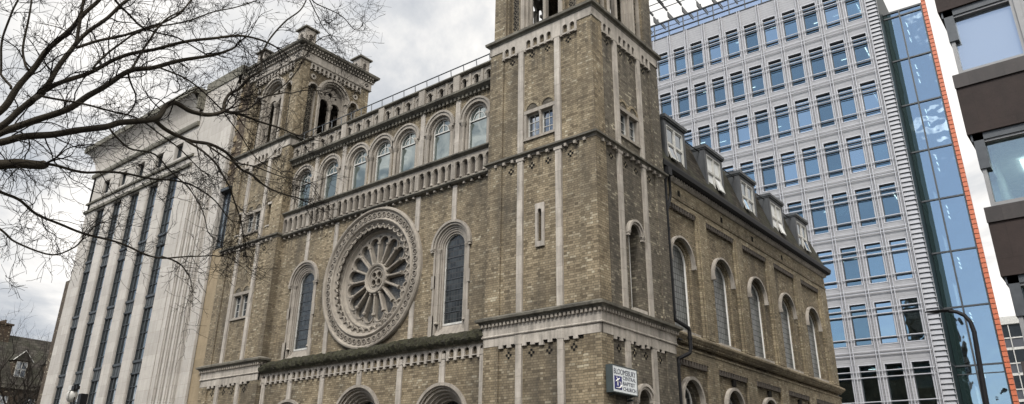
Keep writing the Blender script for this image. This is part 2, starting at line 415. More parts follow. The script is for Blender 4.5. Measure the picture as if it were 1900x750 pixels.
def sash_pair(fr, ca, z0, z1, hw, c, parent, name='window'):
    """two-light sash window: stone mullion, white frames with glazing bars, blind arches over"""
    w = MB()
    # 0 stone 1 white 2 glass 3 brick
    w.box(fr, ca - hw - .10, ca + hw + .10, z1, z1 + .13, c - .1, c + .05, 0)
    w.box(fr, ca - hw - .10, ca + hw + .10, z0 - .09, z0, c - .1, c + .06, 0)
    for s in (-1, 1):
        w.box(fr, ca + s * (hw + .05) - .05, ca + s * (hw + .05) + .05, z0, z1, c - .25, c + .035, 0)
    w.box(fr, ca - .045, ca + .045, z0, z1, c - .2, c - .04, 0)
    colonnette(w, fr, ca, z0, z1, c - .02, .036, 0)
    hwl = (hw - .045) / 2
    for s in (-1, 1):
        cc = ca + s * (.045 + hwl)
        a0, a1 = cc - hwl, cc + hwl
        w.box(fr, a0, a1, z0, z1, c - .17, c - .14, 2)
        for x0, x1, y0, y1 in ((a0, a0 + .03, z0, z1), (a1 - .03, a1, z0, z1), (a0 + .03, a1 - .03, z0, z0 + .035), (a0 + .03, a1 - .03, z1 - .035, z1)):
            w.box(fr, x0, x1, y0, y1, c - .14, c - .10, 1)
        w.box(fr, cc - .008, cc + .008, z0 + .035, z1 - .035, c - .139, c - .12, 1)
        for k in (1, 2):
            zz = z0 + (z1 - z0) * k / 3
            w.box(fr, a0 + .03, cc - .008, zz - .009, zz + .009, c - .139, c - .12, 1)
            w.box(fr, cc + .008, a1 - .03, zz - .009, zz + .009, c - .139, c - .12, 1)
    o = cpart(w, name, [M['stone_win'], M['white_dirty'], M['sash_glass']], parent)
    h = MB()
    for s in (-1, 1):
        cc = ca + s * (hw * .5 + .05)
        h.arch(fr, cc, z1 + .13, hw * .5 + .06, hw * .5 - .04, c - .06, c + .03, n=14)
        h.add([fr.p(cc + (hw * .5 - .04) * cos(pi * i / 12), z1 + .13 + (hw * .5 - .04) * sin(pi * i / 12), c + .004) for i in range(13)], [tuple(range(13))], 1)
    cpart(h, 'blind_arch', [M['brick_pier'], M['brick_sooty']], parent)
    return rect(ca - hw - .08, ca + hw + .08, z0 - .05, z1 + .05)

def G(d, k): return d.setdefault(k, MB())
def tower(cx, far):
    cy, H = 2.175, 2.175
    faces = {'F': Fr((cx, 0, 0), (1, 0, 0), (0, -1, 0)), 'E': Fr((cx + H, cy, 0), (0, 1, 0), (1, 0, 0)),
             'B': Fr((cx, 2 * cy, 0), (-1, 0, 0), (0, 1, 0)), 'W': Fr((cx - H, cy, 0), (0, -1, 0), (-1, 0, 0))}
    body = MB()
    root = cpart(body, 'tower', [M['brick'], M['brick_sooty'], M['stone_win']])
    strips, strings, teeth, crosses, dent, frieze, lattice, surround, corb = {}, {}, {}, {}, {}, {}, {}, {}, {}
    for k, fr in faces.items():
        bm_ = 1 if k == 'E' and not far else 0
        holes2, holes3, holes1 = [], [], []
        if k == 'F' and not far:
            holes2.append(archpoly(.02, .075, 9.0, 10.0, 8))
            w = MB()
            edged(w, fr, rect(-.15, .19, 8.83, 10.26), [archpoly(.02, .075, 9.0, 10.0, 8)], .01, -.06)
            w.box(fr, -.10, .14, 8.95, 10.12, -.35, -.32, 1)
            cpart(w, 'slit_window', [M['stone'], M['void']], root)
        if k == 'F' and far:
            holes2.append(sash_pair(fr, 0, 8.75, 9.75, .54, -.06, root))
            for s in (-1, 1):
                holes3.append(rect(s * 1.18 - .1, s * 1.18 + .1, 12.75, 13.75))
                w = MB(); w.box(fr, s * 1.18 - .1, s * 1.18 + .1, 12.75, 13.75, -.3, -.26, 1)
                w.box(fr, s * 1.18 - .15, s * 1.18 + .15, 13.75, 13.85, -.1, -.03, 0); w.box(fr, s * 1.18 - .15, s * 1.18 + .15, 12.68, 12.75, -.1, -.03, 0)
                cpart(w, 'slit_window', [M['stone'], M['leaded']], root)
        if k == 'E':
            holes2.append(archpoly(-.02, .33, 6.95, 9.35))
            w = MB()
            w.arch(fr, -.02, 9.35, .40, .33, -.06, .03, n=20); w.arch(fr, -.02, 9.35, .47, .40, -.06, .08, n=20)
            hood_stop(w, fr, -.02 - .44, 9.35, -.06); hood_stop(w, fr, -.02 + .44, 9.35, -.06)
            w.box(fr, -.4, .36, 6.85, 6.95, -.4, .07, 0)
            w.arch(fr, -.02, 9.35, .33, .285, -.47, -.42, n=20, m=1)
            for s in (-1, 1): w.box(fr, -.02 + s * .3075 - .0225, -.02 + s * .3075 + .0225, 6.95, 9.35, -.47, -.42, 1)
            w.add([fr.p(a, b, -.46) for a, b in archpoly(-.02, .30, 6.95, 9.35)], [tuple(range(17))], 2)
            cpart(w, 'tall_window', [M['stone'], M['white'], M['leaded']], root)
            holes1.append(archpoly(.05, .36, 2.2, 4.25))
            w = MB()
            w.arch(fr, .05, 4.25, .44, .36, -.06, .03, n=20); w.arch(fr, .05, 4.25, .52, .44, -.06, .08, n=20)
            hood_stop(w, fr, .05 - .48, 4.25, -.06); hood_stop(w, fr, .05 + .48, 4.25, -.06)
            w.arch(fr, .05, 4.25, .36, .31, -.47, -.42, n=20, m=1)
            for s in (-1, 1): w.box(fr, .05 + s * .335 - .025, .05 + s * .335 + .025, 2.2, 4.25, -.47, -.42, 1)
            w.add([fr.p(a, b, -.46) for a, b in archpoly(.05, .33, 2.2, 4.25)], [tuple(range(17))], 2)
            cpart(w, 'tall_window', [M['stone'], M['white'], M['leaded']], root)
        if k in 'FE': holes3.append(sash_pair(fr, 0, 12.68, 13.58, .55, -.06, root))
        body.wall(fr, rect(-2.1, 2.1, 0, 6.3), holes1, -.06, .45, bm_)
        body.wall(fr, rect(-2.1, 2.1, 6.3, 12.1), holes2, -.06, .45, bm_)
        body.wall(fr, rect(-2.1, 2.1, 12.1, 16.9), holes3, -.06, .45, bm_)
        # pilaster strips of pale stone
        for s in (-1, 1):
            for z0, z1 in ((0, 5.95), (6.85, 12.0), (12.19, 16.1)):
                G(strips, (k, s, z0)).box(fr, s * .77 - .11, s * .77 + .11, z0, z1, -.07, .022)
                G(strips, (k, s, z0)).box(fr, s * .77 - .16, s * .77 + .16, z1 - .1, z1, -.07, .04) if z1 < 16 and z1 > 7 else None
        # strings and cornices
        G(strings, 12).prof(fr, [(12.02, -.1), (12.02, .03), (12.06, .05), (12.09, .12), (12.15, .125), (12.21, 0), (12.21, -.1)], -H, H, 0, 1, 1)
        G(strings, 16).prof(fr, [(16.74, -.1), (16.74, .04), (16.80, .06), (16.84, .15), (16.93, .16), (17.03, -.02), (17.03, -.3)], -H, H, 0, 1, 1)
        G(strings, 6).prof(fr, [(6.62, -.1), (6.62, .10), (6.68, .13), (6.71, .21), (6.78, .22), (6.88, -.01), (6.88, -.1)], -H, H, 0, 1, 1)
        G(frieze, 6).prof(fr, [(6.2, -.1), (6.2, .045), (6.23, .06), (6.27, .03), (6.62, .03), (6.62, -.1)], -H, H, 0, 1, 1)
        G(dent, 6).prof(fr, [(6.60, .03), (6.60, .07), (6.617, .07), (6.617, .03)], -H, H, 0, 1, 1)
        G(dent, 16).prof(fr, [(16.082, -.07), (16.082, -.04), (16.098, -.04), (16.098, -.07)], -H + .6, H - .6)
        G(dent, 12).prof(fr, [(12.0, -.07), (12.0, .02), (12.017, .02), (12.017, -.07)], -H, H, 0, 1, 1)
        a = -H - .02
        while a < H:
            G(dent, 6).box(fr, a, a + .075, 6.53, 6.62, .032, .12); a += .15
        for s in [x * .36 for x in range(-5, 6)]:
            if abs(abs(s) - .77) > .15: G(dent, 12).box(fr, s - .045, s + .045, 11.92, 12.02, -.05, .07)
        # stepped corbel teeth of the base band
        for g0, g1 in ((-1.55, -.90), (-.64, .64), (.90, 1.55)):
            n = max(2, int(round((g1 - g0) / .16))); w_ = (g1 - g0) / n
            for i in range(n):
                zb = 5.84 if i % 2 == 0 else 5.93
                if n > 4 and i in (n // 2 - 1, n // 2): zb -= .05
                G(teeth, k).box(fr, g0 + i * w_, g0 + (i + 1) * w_, zb, 6.2, -.07, .018 - .002 * (i % 2))
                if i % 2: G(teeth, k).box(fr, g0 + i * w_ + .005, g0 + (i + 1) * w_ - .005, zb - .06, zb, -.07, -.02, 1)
        for q0, q1 in ((-H, -1.55), (1.55, H)): G(teeth, k).box(fr, q0 - .012, q1 + .012, 5.93, 6.2, -.07, .012)
        for s in (-.77, .77): G(teeth, k).box(fr, s - .135, s + .135, 5.90, 6.2, -.07, .03)
        for s in (-1.2, -.33, .33, 1.2):
            if k in 'FE':
                for zc_ in (5.62, 11.66, 15.86): cross(G(crosses, (k, s, zc_)), fr, s, zc_, -.06, .075, 0, 1)
        # white arcaded band
        ap = [archpoly(x, .095, 16.14, 16.36, 8) for x in (-1.41, -1.12, -.44, -.15, .15, .44, 1.12, 1.41)]
        edged(G(frieze, 16), fr, [(-H - .03, 16.42), (-1.60, 16.42), (-1.60, 16.08), (-.97, 16.08), (-.97, 16.1), (-.58, 16.1), (-.58, 16.08), (.58, 16.08), (.58, 16.1), (.97, 16.1), (.97, 16.08), (1.60, 16.08), (1.60, 16.42), (H + .03, 16.42), (H + .03, 16.75), (-H - .03, 16.75)], ap, .03, -.06)
        for x in (-1.56, -1.265, -.97, -.59, -.295, 0, .295, .59, .97, 1.265, 1.56): G(dent, 16).box(fr, x - .04, x + .04, 16.03, 16.10, -.06, .05)
    for sx in (-1, 1):
        for sy in (-1, 1):
            x0, x1 = sorted((cx + sx * H, cx + sx * (H - .6))); y0, y1 = sorted((cy + sy * H, cy + sy * (H - .6)))
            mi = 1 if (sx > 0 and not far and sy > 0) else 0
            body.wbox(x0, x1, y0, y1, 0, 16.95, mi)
            # set-back belfry piers
            x0, x1 = sorted((cx + sx * (H - .08), cx + sx * (H - .62))); y0, y1 = sorted((cy + sy * (H - .08), cy + sy * (H - .62)))
            body.wbox(x0, x1, y0, y1, 16.98, 21.3, mi)
    # belfry walls, open to the air
    corn = MB()
    for k, fr in faces.items():
        bm_ = 0
        big = archpoly(0, .80, 17.0, 19.75, 20)
        small = [archpoly(s * 1.24, .23, 17.0, 19.8, 12) for s in (-1, 1)]
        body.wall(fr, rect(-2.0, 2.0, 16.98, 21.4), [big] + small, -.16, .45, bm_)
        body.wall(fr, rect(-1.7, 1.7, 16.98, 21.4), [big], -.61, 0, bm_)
        # orders of the great arch
        G(surround, k).arch(fr, 0, 19.75, .97, .86, -.16, -.05, n=24); G(surround, k).arch(fr, 0, 19.75, .86, .76, -.30, -.12, n=24)
        G(surround, k).arch(fr, 0, 19.75, .76, .68, -.45, -.24, n=24)
        for s in (-1, 1):
            G(surround, k).box(fr, s * .81 - .06, s * .81 + .06, 17.03, 19.75, -.30, -.12); G(surround, k).box(fr, s * .72 - .045, s * .72 + .045, 17.03, 19.75, -.45, -.24)
            colonnette(G(surround, k), fr, s * .87, 17.03, 19.75, -.14, .05)
            G(surround, k).box(fr, s * .82 - .13, s * .82 + .13, 19.70, 19.80, -.30, -.05)
            G(surround, k).arch(fr, s * 1.24, 19.8, .32, .23, -.16, -.08, n=16)
            G(surround, k).box(fr, s * 1.24 + .19, s * 1.24 + .23, 17.03, 19.8, -.35, -.2); 
            G(surround, k).arch(fr, s * 1.30, 20.42, .15, .07, -.16, -.10, 0, 2 * pi, 16)
            G(surround, k).disc(fr, s * 1.30, 20.42, .07, -.152, 10, 1)
            # brick back of the blind arches, with a ladder of dark crosses
            body.add([fr.p(a, b, -.34) for a, b in archpoly(s * 1.24, .23, 17.0, 19.8, 12)], [tuple(range(15))], 0)
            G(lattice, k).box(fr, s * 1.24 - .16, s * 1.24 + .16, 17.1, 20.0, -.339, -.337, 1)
            zz = 17.25
            while zz < 19.9:
                cross(G(lattice, k), fr, s * 1.24 - .09, zz, -.34, .062, 0); cross(G(lattice, k), fr, s * 1.24 + .09, zz + .12, -.34, .055, 0); zz += .235
        # tracery plate with two lights
        edged(G(surround, k), fr, archpoly(0, .68, 17.03, 19.75, 20), [archpoly(s * .345, .28, 17.10, 19.38, 12) for s in (-1, 1)] + [circ(0, 20.05, .13, 10), circ(-.33, 19.93, .07, 8), circ(.33, 19.93, .07, 8)], -.40, -.50)
        cols = MB(); colonnette(cols, fr, 0, 17.1, 19.4, -.36, .072); cpart(cols, 'belfry_column', M['stone_win'], root)
        # corbel arcade, frieze, cornice
        n = 12; w_ = 3.1 / n
        edged(G(corb, k), fr, rect(-1.56, 1.56, 20.78, 21.06), [archpoly(-1.55 + w_ * (i + .5), .078, 20.80, 20.93, 6) for i in range(n)], -.03, -.16, 0, 0)
        for i in range(n + 1): G(corb, k).box(fr, -1.55 + w_ * i - .035, -1.55 + w_ * i + .035, 20.70, 20.78, -.16, -.04)
        corn.prof(fr, [(21.06, -.2), (21.06, .0), (21.1, .03), (21.13, 0), (21.5, .0), (21.5, -.2)], -H, H, 1, 1, 1)
        cross(G(crosses, (k, 21, -1)), fr, -1.86, 21.31, .002, .075, 0); cross(G(crosses, (k, 21, 1)), fr, 1.86, 21.31, .002, .075, 0)
        a = -H - .05
        while a < H:
            corn.box(fr, a, a + .085, 21.5, 21.6, -.02, .10, 1); corn.box(fr, a + .02, a + .10, 21.66, 21.74, .05, .20, 1); a += .17
        corn.prof(fr, [(21.6, -.2), (21.6, .12), (21.66, .13), (21.66, -.2)], -H, H, 0, 1, 1)
        corn.prof(fr, [(21.74, -.2), (21.74, .21), (21.79, .28), (21.90, .30), (21.98, .2), (22.0, -.4), (21.9, -.4)], -H, H, 0, 1, 1)
    for d_, nm, mt in ((strips, 'pilaster_strip', M['stone']), (strings, 'string_course', M['stone_dark']), (frieze, 'stone_band', M['stone']),
                       (dent, 'dentil_molding', M['stone_win']), (teeth, 'stepped_corbel_molding', [M['stone'], M['blackbrick']]), (crosses, 'cross_inlay', [M['blackbrick'], M['brick_pier']]),
                       (surround, 'belfry_arch', [M['stone_win'], M['blackbrick']]), (lattice, 'pierced_lattice', [M['blackbrick'], M['brick_sooty']]), (corb, 'corbel_arcade', M['stone'])):
        for q_ in d_.values(): cpart(q_, nm, mt, root)
    cpart(corn, 'cornice', [M['stone_dark'], M['stone']], root)
    # belfry floor and roof
    rf = MB()
    rf.wbox(cx - 2.1, cx + 2.1, .08, 4.27, 16.86, 16.96)
    rf.wbox(cx - 2.05, cx + 2.05, .12, 4.23, 21.45, 21.95)
    rf.wbox(cx - 1.75, cx + 1.75, .42, 3.93, 21.95, 22.38)
    rf.wbox(cx - 1.2, cx + 1.2, .97, 3.38, 22.38, 22.62)
    cpart(rf, 'tower_roof', M['leadroof'], root)
    for sx in (-1, 1):
        for sy in (-1, 1):
            p = MB(); px, py = cx + sx * 1.72, cy + sy * 1.72
            p.wbox(px - .31, px + .31, py - .31, py + .31, 21.9, 22.86)
            p.wbox(px - .35, px + .35, py - .35, py + .35, 21.9, 22.05)
            p.wbox(px - .42, px + .42, py - .42, py + .42, 22.86, 22.94, 1)
            q = .42; z = 22.94
            p.add([(px - q, py - q, z), (px + q, py - q, z), (px + q, py + q, z), (px - q, py + q, z), (px, py, z + .24)], [(0, 1, 4), (1, 2, 4), (2, 3, 4), (3, 0, 4)], 1)
            for fr in (front(py - .31, px), east(px + .31, py)):
                p.arch(fr, 0, 22.5, .13, .09, 0, .03, n=10); p.add([fr.p(a, b, .004) for a, b in archpoly(0, .09, 22.2, 22.5, 8)], [tuple(range(11))], 2)
            cpart(p, 'corner_pinnacle', [M['stone'], M['stone_dark'], M['recess']], root)
    # give the body mesh its final geometry
    me = root.data; me.clear_geometry(); me.from_pydata(body.V, [], body.F); me.polygons.foreach_set('material_index', body.M); me.update()
    return root

t_near = tower(-2.175, False); tag(t_near, 'near tower at the street corner')
t_far = tower(-18.575, True); tag(t_far, 'far tower beside the white stone office')

# ---------------------------------------------------------------- nave front between the towers
XL, XR, XC = -16.4, -4.35, -10.375
fr = front(.35)
walls = MB()
win_f = [XC - 4.15, XC + 4.15]
cl = [XC + d for d in (-5.07, -3.26, -1.43, 0, 1.43, 3.26, 5.07)]
holes = [circ(XC, 9.28, 2.45, 64)]
holes += [archpoly(x, .80, 6.62, 9.72, 20) for x in win_f]
walls.wall(fr, rect(XL - .1, XR + .1, 5.6, 12.3), holes, 0, .3)
ch = [archpoly(x, .60, 13.1, 14.48, 20) for x in cl]
walls.wall(fr, rect(XL - .1, XR + .1, 12.3, 15.75), ch, 0, .15)
frl = front(.22)
portal = [(XC, 1.12, 4.02), (XC - 4.1, 1.05, 3.85), (XC + 4.1, 1.05, 3.85)]
walls.wall(frl, rect(XL - .1, XR + .1, 0, 6.0), [archpoly(x, r, 0, z, 24) for x, r, z in portal], 0, .5)
nave = cpart(walls, 'nave_wall', M['brick'])
# portals
for x, r, z in portal:
    p = MB()
    p.arch(frl, x, z, r + .16, r + .06, -.02, .09, n=32, m=0)
    p.arch(frl, x, z, r + .06, r, -.1, .02, n=32, m=0)
    for i in range(4):
        ro = r - i * .09; c = -.06 - i * .11
        p.arch(frl, x, z, ro, ro - .09, c - .2, c, n=32, m=0)
        for s in (-1, 1):
            a0, a1 = sorted((x + s * ro, x + s * (ro - .09))); p.box(frl, a0, a1, 0, z, c - .2, c, 0)
            if i < 3: colonnette(p, frl, x + s * (ro - .05), .3, z, c + .0, .05)
    ri = r - .36
    p.add([frl.p(a, b, -.6) for a, b in archpoly(x, ri + .02, 0, z, 20)], [tuple(range(23))], 1)
    p.box(frl, x - ri, x + ri, 2.55, 2.7, -.6, -.5, 0)
    pr = cpart(p, 'portal', [M['stone_win'], M['leaded']])
    d = MB()
    for s in (-1, 1):
        a0, a1 = sorted((x + s * .02, x + s * (ri - .02))); d.box(frl, a0, a1, .15, 2.55, -.58, -.5)
    cpart(d, 'door', plain_mat('dark_oak', (.05, .03, .018), .6), pr)

# pilaster strips
def strip_(f_, x, hw_, z0, z1, c1):
    q_ = MB(); q_.box(f_, x - hw_, x + hw_, z0, z1, -.02, c1); cpart(q_, 'pilaster_strip', M['stone'])
for s in (-2.35, -4.2, 2.35, 4.2):
    x = XC + s
    strip_(fr, x, .11, 13.12, 15.40, .06)
    if abs(s) < 3: strip_(fr, x, .11, 6.5, 8.0, .045); strip_(fr, x, .11, 10.6, 11.95, .045)
    else: strip_(fr, x, .10, 10.66, 11.95, .045)
for s, z0 in ((0, 5.3), (-2.1, 0), (2.1, 0), (-4.1, 5.06), (4.1, 5.06), (-5.85, 0), (5.85, 0)): strip_(frl, XC + s, .12, z0, 5.98, .05)

# corbel table and mossy ledge above the doors
cb = MB(); n = 36; w_ = (XR - XL) / n
edged(cb, frl, rect(XL, XR, 5.80, 6.16), [archpoly(XL + w_ * (i + .5), .10, 5.83, 5.98, 8) for i in range(n)], .07, 0)
for i in range(n + 1): cb.box(frl, XL + w_ * i - .05, XL + w_ * i + .05, 5.72, 5.80, 0, .085)
cpart(cb, 'corbel_table', M['stone'])
lg = MB()
lg.prof(frl, [(6.16, -.1), (6.16, .10), (6.22, .17), (6.27, .24), (6.33, .26), (6.50, -.05), (6.50, -.13)], XL, XR)
cpart(lg, 'ledge', M['stone_dark'])
ms = MB(); na = 700; pr = [(6.20, .20), (6.25, .27), (6.31, .31), (6.40, .31), (6.50, .22), (6.60, .08), (6.64, -.04), (6.66, -.13)]
P = []
for i in range(na + 1):
    a = XL + .01 + (XR - XL - .02) * i / na
    k = .85 + .45 * noise.noise((a * .45, 3.1, 0)) 
    for j, (b, c) in enumerate(pr):
        d = noise.noise((a * 5.5, b * 9, 1.7)) * .09 + noise.noise((a * 16, b * 25, 5.2)) * .07
        t = max(.1, min(1, k))
        P.append(frl.p(a, b - .05 * (1 - t) + d * .5 * t - (.05 * abs(noise.noise((a * 9, 7, 0))) if j == 0 else 0), c - .06 * (1 - t) + d * t))
q = len(pr)
ms.add(P, [(i * q + j, (i + 1) * q + j, (i + 1) * q + j + 1, i * q + j + 1) for i in range(na) for j in range(q - 1)])
cpart(ms, 'moss_growth', M['moss'], kind='stuff')

# blind arcade under the clerestory
ba = MB(); n = 33; w_ = (XR - XL) / n
edged(ba, fr, rect(XL, XR, 12.10, 12.96), [archpoly(XL + w_ * (i + .5), .115, 12.16, 12.68, 10) for i in range(n)], .13, .004, 0)
for i in range(n + 1):
    x = XL + w_ * i
    if 0 < i < n: ba.tube([fr.p(x, z, .14) for z in (12.16, 12.2, 12.24, 12.58, 12.62, 12.70)], [.06, .06, .04, .04, .055, .07], 8)
    if i < n: ba.arch(fr, x + w_ / 2, 12.68, .165, .125, .12, .155, n=10)
for s in (-2.35, -4.2, 2.35, 4.2): ba.box(fr, XC + s - .1, XC + s + .1, 12.14, 12.80, .1, .19)
cpart(ba, 'blind_arcade', M['stone_win'])
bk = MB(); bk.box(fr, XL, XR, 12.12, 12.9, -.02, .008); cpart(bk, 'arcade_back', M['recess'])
sg = MB(); sg.prof(fr, [(12.96, -.1), (12.96, .14), (13.0, .2), (13.04, .26), (13.09, .265), (13.14, .0), (13.14, -.1)], XL, XR); cpart(sg, 'string_course', M['stone_dark'])
sg = MB(); sg.prof(fr, [(12.0, -.05), (12.0, .14), (12.05, .2), (12.10, .19), (12.12, .0), (12.12, -.05)], XL, XR); cpart(sg, 'string_course', M['stone_dark'])
dn = MB(); a = XL + .15
while a < XR - .1:
    if all(abs(a - (XC + s)) > .16 for s in (-2.35, -4.2, 2.35, 4.2)): dn.box(fr, a - .04, a + .04, 11.91, 12.0, -.02, .11)
    a += .364
dn.box(fr, XL, XR, 11.985, 11.999, -.02, .03)
cpart(dn, 'corbel_molding', M['stone_win'])

# clerestory windows
grouped = (2, 3, 4)
for i, x in enumerate(cl):
    w = MB()
    w.arch(fr, x, 14.48, .78, .70, -.01, .085, n=28); w.arch(fr, x, 14.48, .70, .58, -.04, .045, n=28)
    w.arch(fr, x, 14.48, .58, .46, -.22, -.07, n=28)
    w.arch(fr, x, 14.48, .60, .56, -.12, .0, n=28)
    for s in (-1, 1):
        a0, a1 = sorted((x + s * .60, x + s * .46)); w.box(fr, a0, a1, 13.14, 14.48, -.22, -.07)
        if i not in grouped or (i == 2 and s < 0) or (i == 4 and s > 0):
            a0, a1 = sorted((x + s * .58, x + s * .80)); w.box(fr, a0, a1, 13.14, 14.40, -.02, .02)
        colonnette(w, fr, x + s * .61, 13.14, 14.42, .0, .062)
        w.box(fr, x + s * .64 - .12, x + s * .64 + .12, 14.40, 14.49, -.1, .10)
    # glazing: white-grey frame with transom at the springing
    w.arch(fr, x, 14.48, .46, .42, -.21, -.15, n=24, m=1)
    for s in (-1, 1): 
        a0, a1 = sorted((x + s * .46, x + s * .42)); w.box(fr, a0, a1, 13.14, 14.48, -.21, -.15, 1)
    w.box(fr, x - .42, x + .42, 13.14, 13.20, -.21, -.15, 1); w.box(fr, x - .42, x + .42, 14.40, 14.45, -.21, -.15, 1)
    w.box(fr, x - .015, x + .015, 14.45, 14.88, -.20, -.16, 1)
    w.arch(fr, x, 14.47, .28, .25, -.20, -.17, n=14, m=1)
    w.add([fr.p(a, b, -.195) for a, b in archpoly(x, .44, 13.14, 14.48, 16)], [tuple(range(19))], 2)
    cpart(w, 'clerestory_window', [M['stone_win'], M['white_dirty'], M['clear']])
# chequered jambs beside the outer windows
for x0, x1 in ((cl[0] + .82, cl[1] - .82), (cl[1] + .82, cl[2] - .82), (cl[4] + .82, cl[5] - .82), (cl[5] + .82, cl[6] - .82)):
    ck = MB(); ck.box(fr, x0 - .03, x1 + .03, 13.14, 14.35, -.01, .024, 0)
    mid = (x0 + x1) / 2
    for z in (13.28, 13.85):
        for a0, a1 in ((x0 - .02, mid - .14), (mid + .14, x1 + .02)): ck.box(fr, a0, a1, z, z + .33, 0, .03, 1)
    cpart(ck, 'chequered_jamb', [M['stone_win'], M['brick_sooty']])

# cornice, parapet with small niches, coping
cn = MB()
cn.prof(fr, [(15.50, -.1), (15.50, .10), (15.54, .16), (15.60, .26), (15.68, .27), (15.72, .05), (15.72, -.1)], XL, XR)
a = XL + .05
while a < XR - .05: cn.box(fr, a, a + .10, 15.38, 15.5, -.02, .13); a += .2
cpart(cn, 'cornice', M['stone_dark'])
pp = MB(); n = 20; w_ = (XR - XL) / n
edged(pp, fr, rect(XL, XR, 15.72, 16.34), [archpoly(XL + w_ * (i + .5), .10, 15.80, 16.05, 8) for i in range(n)], .10, -.02)
pp.wbox(XL, XR, .40, .75, 15.7, 16.34, 0)
for i in range(n):
    x = XL + w_ * (i + .5)
    pp.arch(fr, x, 16.05, .17, .12, .10, .135, n=10, m=0)
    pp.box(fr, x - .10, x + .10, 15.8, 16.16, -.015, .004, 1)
    pp.box(fr, x + w_ / 2 - .05, x + w_ / 2 + .05, 15.74, 16.3, .1, .14, 0)
for s in (-2.35, -4.2, 2.35, 4.2, -.0): pp.box(fr, XC + s - .16, XC + s + .16, 15.72, 16.38, .08, .22, 0)
cpart(pp, 'parapet', [M['stone_win'], M['blackbrick']])
cg = MB(); cg.prof(fr, [(16.34, -.42), (16.34, .17), (16.38, .24), (16.43, .24), (16.50, -.1), (16.48, -.42)], XL, XR)
cpart(cg, 'coping', M['stone_dark'])
rl = MB(); a = XL + .3
rl.cyl((XL, .42, 16.62), (XR, .42, 16.60), .022); rl.cyl((XL, .50, 17.10), (XR, .50, 17.02), .024)
while a < XR:
    rl.cyl((a + .16, .42, 16.40), (a, .50, 17.06), .018); a += .66
cpart(rl, 'guard_rail', M['alu_dark'])

# flanking arched windows
for x in win_f:
    w = MB(); zs = 9.72; zb = 7.08
    w.arch(fr, x, zs, .93, .84, -.01, .10, n=32); w.arch(fr, x, zs, .84, .76, -.1, .05, n=32)
    w.arch(fr, x, zs, .76, .68, -.2, -.02, n=32); w.arch(fr, x, zs, .68, .61, -.2, -.06, n=32)
    w.arch(fr, x, zs, .61, .54, -.25, -.09, n=32); w.arch(fr, x, zs, .54, .47, -.28, -.13, n=32)
    for s in (-1, 1):
        for r0, r1, c in ((.84, .76, .03), (.76, .68, -.02), (.61, .54, -.09), (.54, .47, -.13), (.68, .61, -.13)):
            a0, a1 = sorted((x + s * r0, x + s * r1)); w.box(fr, a0, a1, 6.62, zs, -.30, c)
        colonnette(w, fr, x + s * .645, 7.05, zs - .02, -.055, .05)
        hood_stop(w, fr, x + s * .885, zs, -.0)
        # widening blocks down the jamb
        for z0, z1, e in ((6.6, 7.35, .93), (8.3, 8.75, .90)):
            a0, a1 = sorted((x + s * .76, x + s * e)); w.box(fr, a0, a1, z0, z1, -.05, .045)
    w.prof(fr, [(6.6, -.3), (6.6, .02), (7.06, -.24), (7.06, -.3)], x - .78, x + .78)
    w.arch(fr, x, zs, .47, .44, -.26, -.19, n=28, m=1)
    for s in (-1, 1):
        a0, a1 = sorted((x + s * .47, x + s * .44)); w.box(fr, a0, a1, 7.0, zs, -.26, -.19, 1)
    w.box(fr, x - .46, x + .46, 6.99, 7.06, -.255, -.18, 1)
    for k in range(1, 8):
        zz = 7.06 + k * .385; hwx = .44 if zz < zs else math.sqrt(max(0, .44 ** 2 - (zz - zs) ** 2))
        w.box(fr, x - hwx, x + hwx, zz - .012, zz + .012, -.238, -.215, 3)
    w.add([fr.p(a, b, -.235) for a, b in archpoly(x, .455, 7.0, zs, 20)], [tuple(range(23))], 2)
    cpart(w, 'arched_window', [M['stone_win'], M['white_dirty'], M['leaded'], M['alu_dark']])

# ---------------------------------------------------------------- rose window
rz = 9.28
rose = MB()
rose.lathe(fr, XC, rz, [(2.74, -.02), (2.74, .10), (2.70, .15), (2.64, .16), (2.60, .12), (2.58, .07), (2.30, .07), (2.28, .11), (2.24, .14), (2.20, .12), (2.18, .06), (2.12, .02), (2.10, -.02), (1.98, -.03)], 128)
rose_o = cpart(rose, 'rose_window', M['stone_rose'])
fn = MB()   # funnel with a ring of scallops
fn.lathe(fr, XC, rz, [(2.12, -.0), (2.10, -.06), (2.02, -.14), (1.97, -.20), (1.93, -.22), (1.90, -.18), (1.86, -.18), (1.84, -.25), (1.80, -.29), (1.78, -.34)], 128)
for i in range(40):
    t = 2 * pi * i / 40; c_, s_ = cos(t), sin(t)
    ux = Vector((c_ * fr.u.x, 0, s_))
    # little arch leaning into the funnel
    o = fr.p(XC + 2.05 * c_, rz + 2.05 * s_, -.06)
    tan = Vector((-s_, 0, c_))
    o2 = fr.p(XC + 2.10 * c_, rz + 2.10 * s_, .02)
    pts = [o2 + tan * (.15 * cos(q)) + Vector((0, .05 - .05 * sin(q), 0)) - ux * (.17 * sin(q)) for q in [pi * k / 8 for k in range(9)]]
    fn.tube(pts, .034, 5)
    # pocket with its shade painted dark, and its little corbel
    c1_ = fr.p(XC + 2.05 * c_, rz + 2.05 * s_, -.075)
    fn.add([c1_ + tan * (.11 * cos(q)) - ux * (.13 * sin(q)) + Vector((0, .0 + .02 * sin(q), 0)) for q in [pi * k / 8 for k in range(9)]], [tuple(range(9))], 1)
    tb = 2 * pi * (i + .5) / 40; pb = fr.p(XC + 2.08 * cos(tb), rz + 2.08 * sin(tb), .0); fn.tube([pb + Vector((0, -.04, 0)), pb + Vector((0, .09, 0)) - Vector((cos(tb), 0, sin(tb))) * .05], [.045, .02], 6)
cpart(fn, 'scalloped_reveal', [M['stone_rose'], M['recess']], rose_o)
rd = MB()
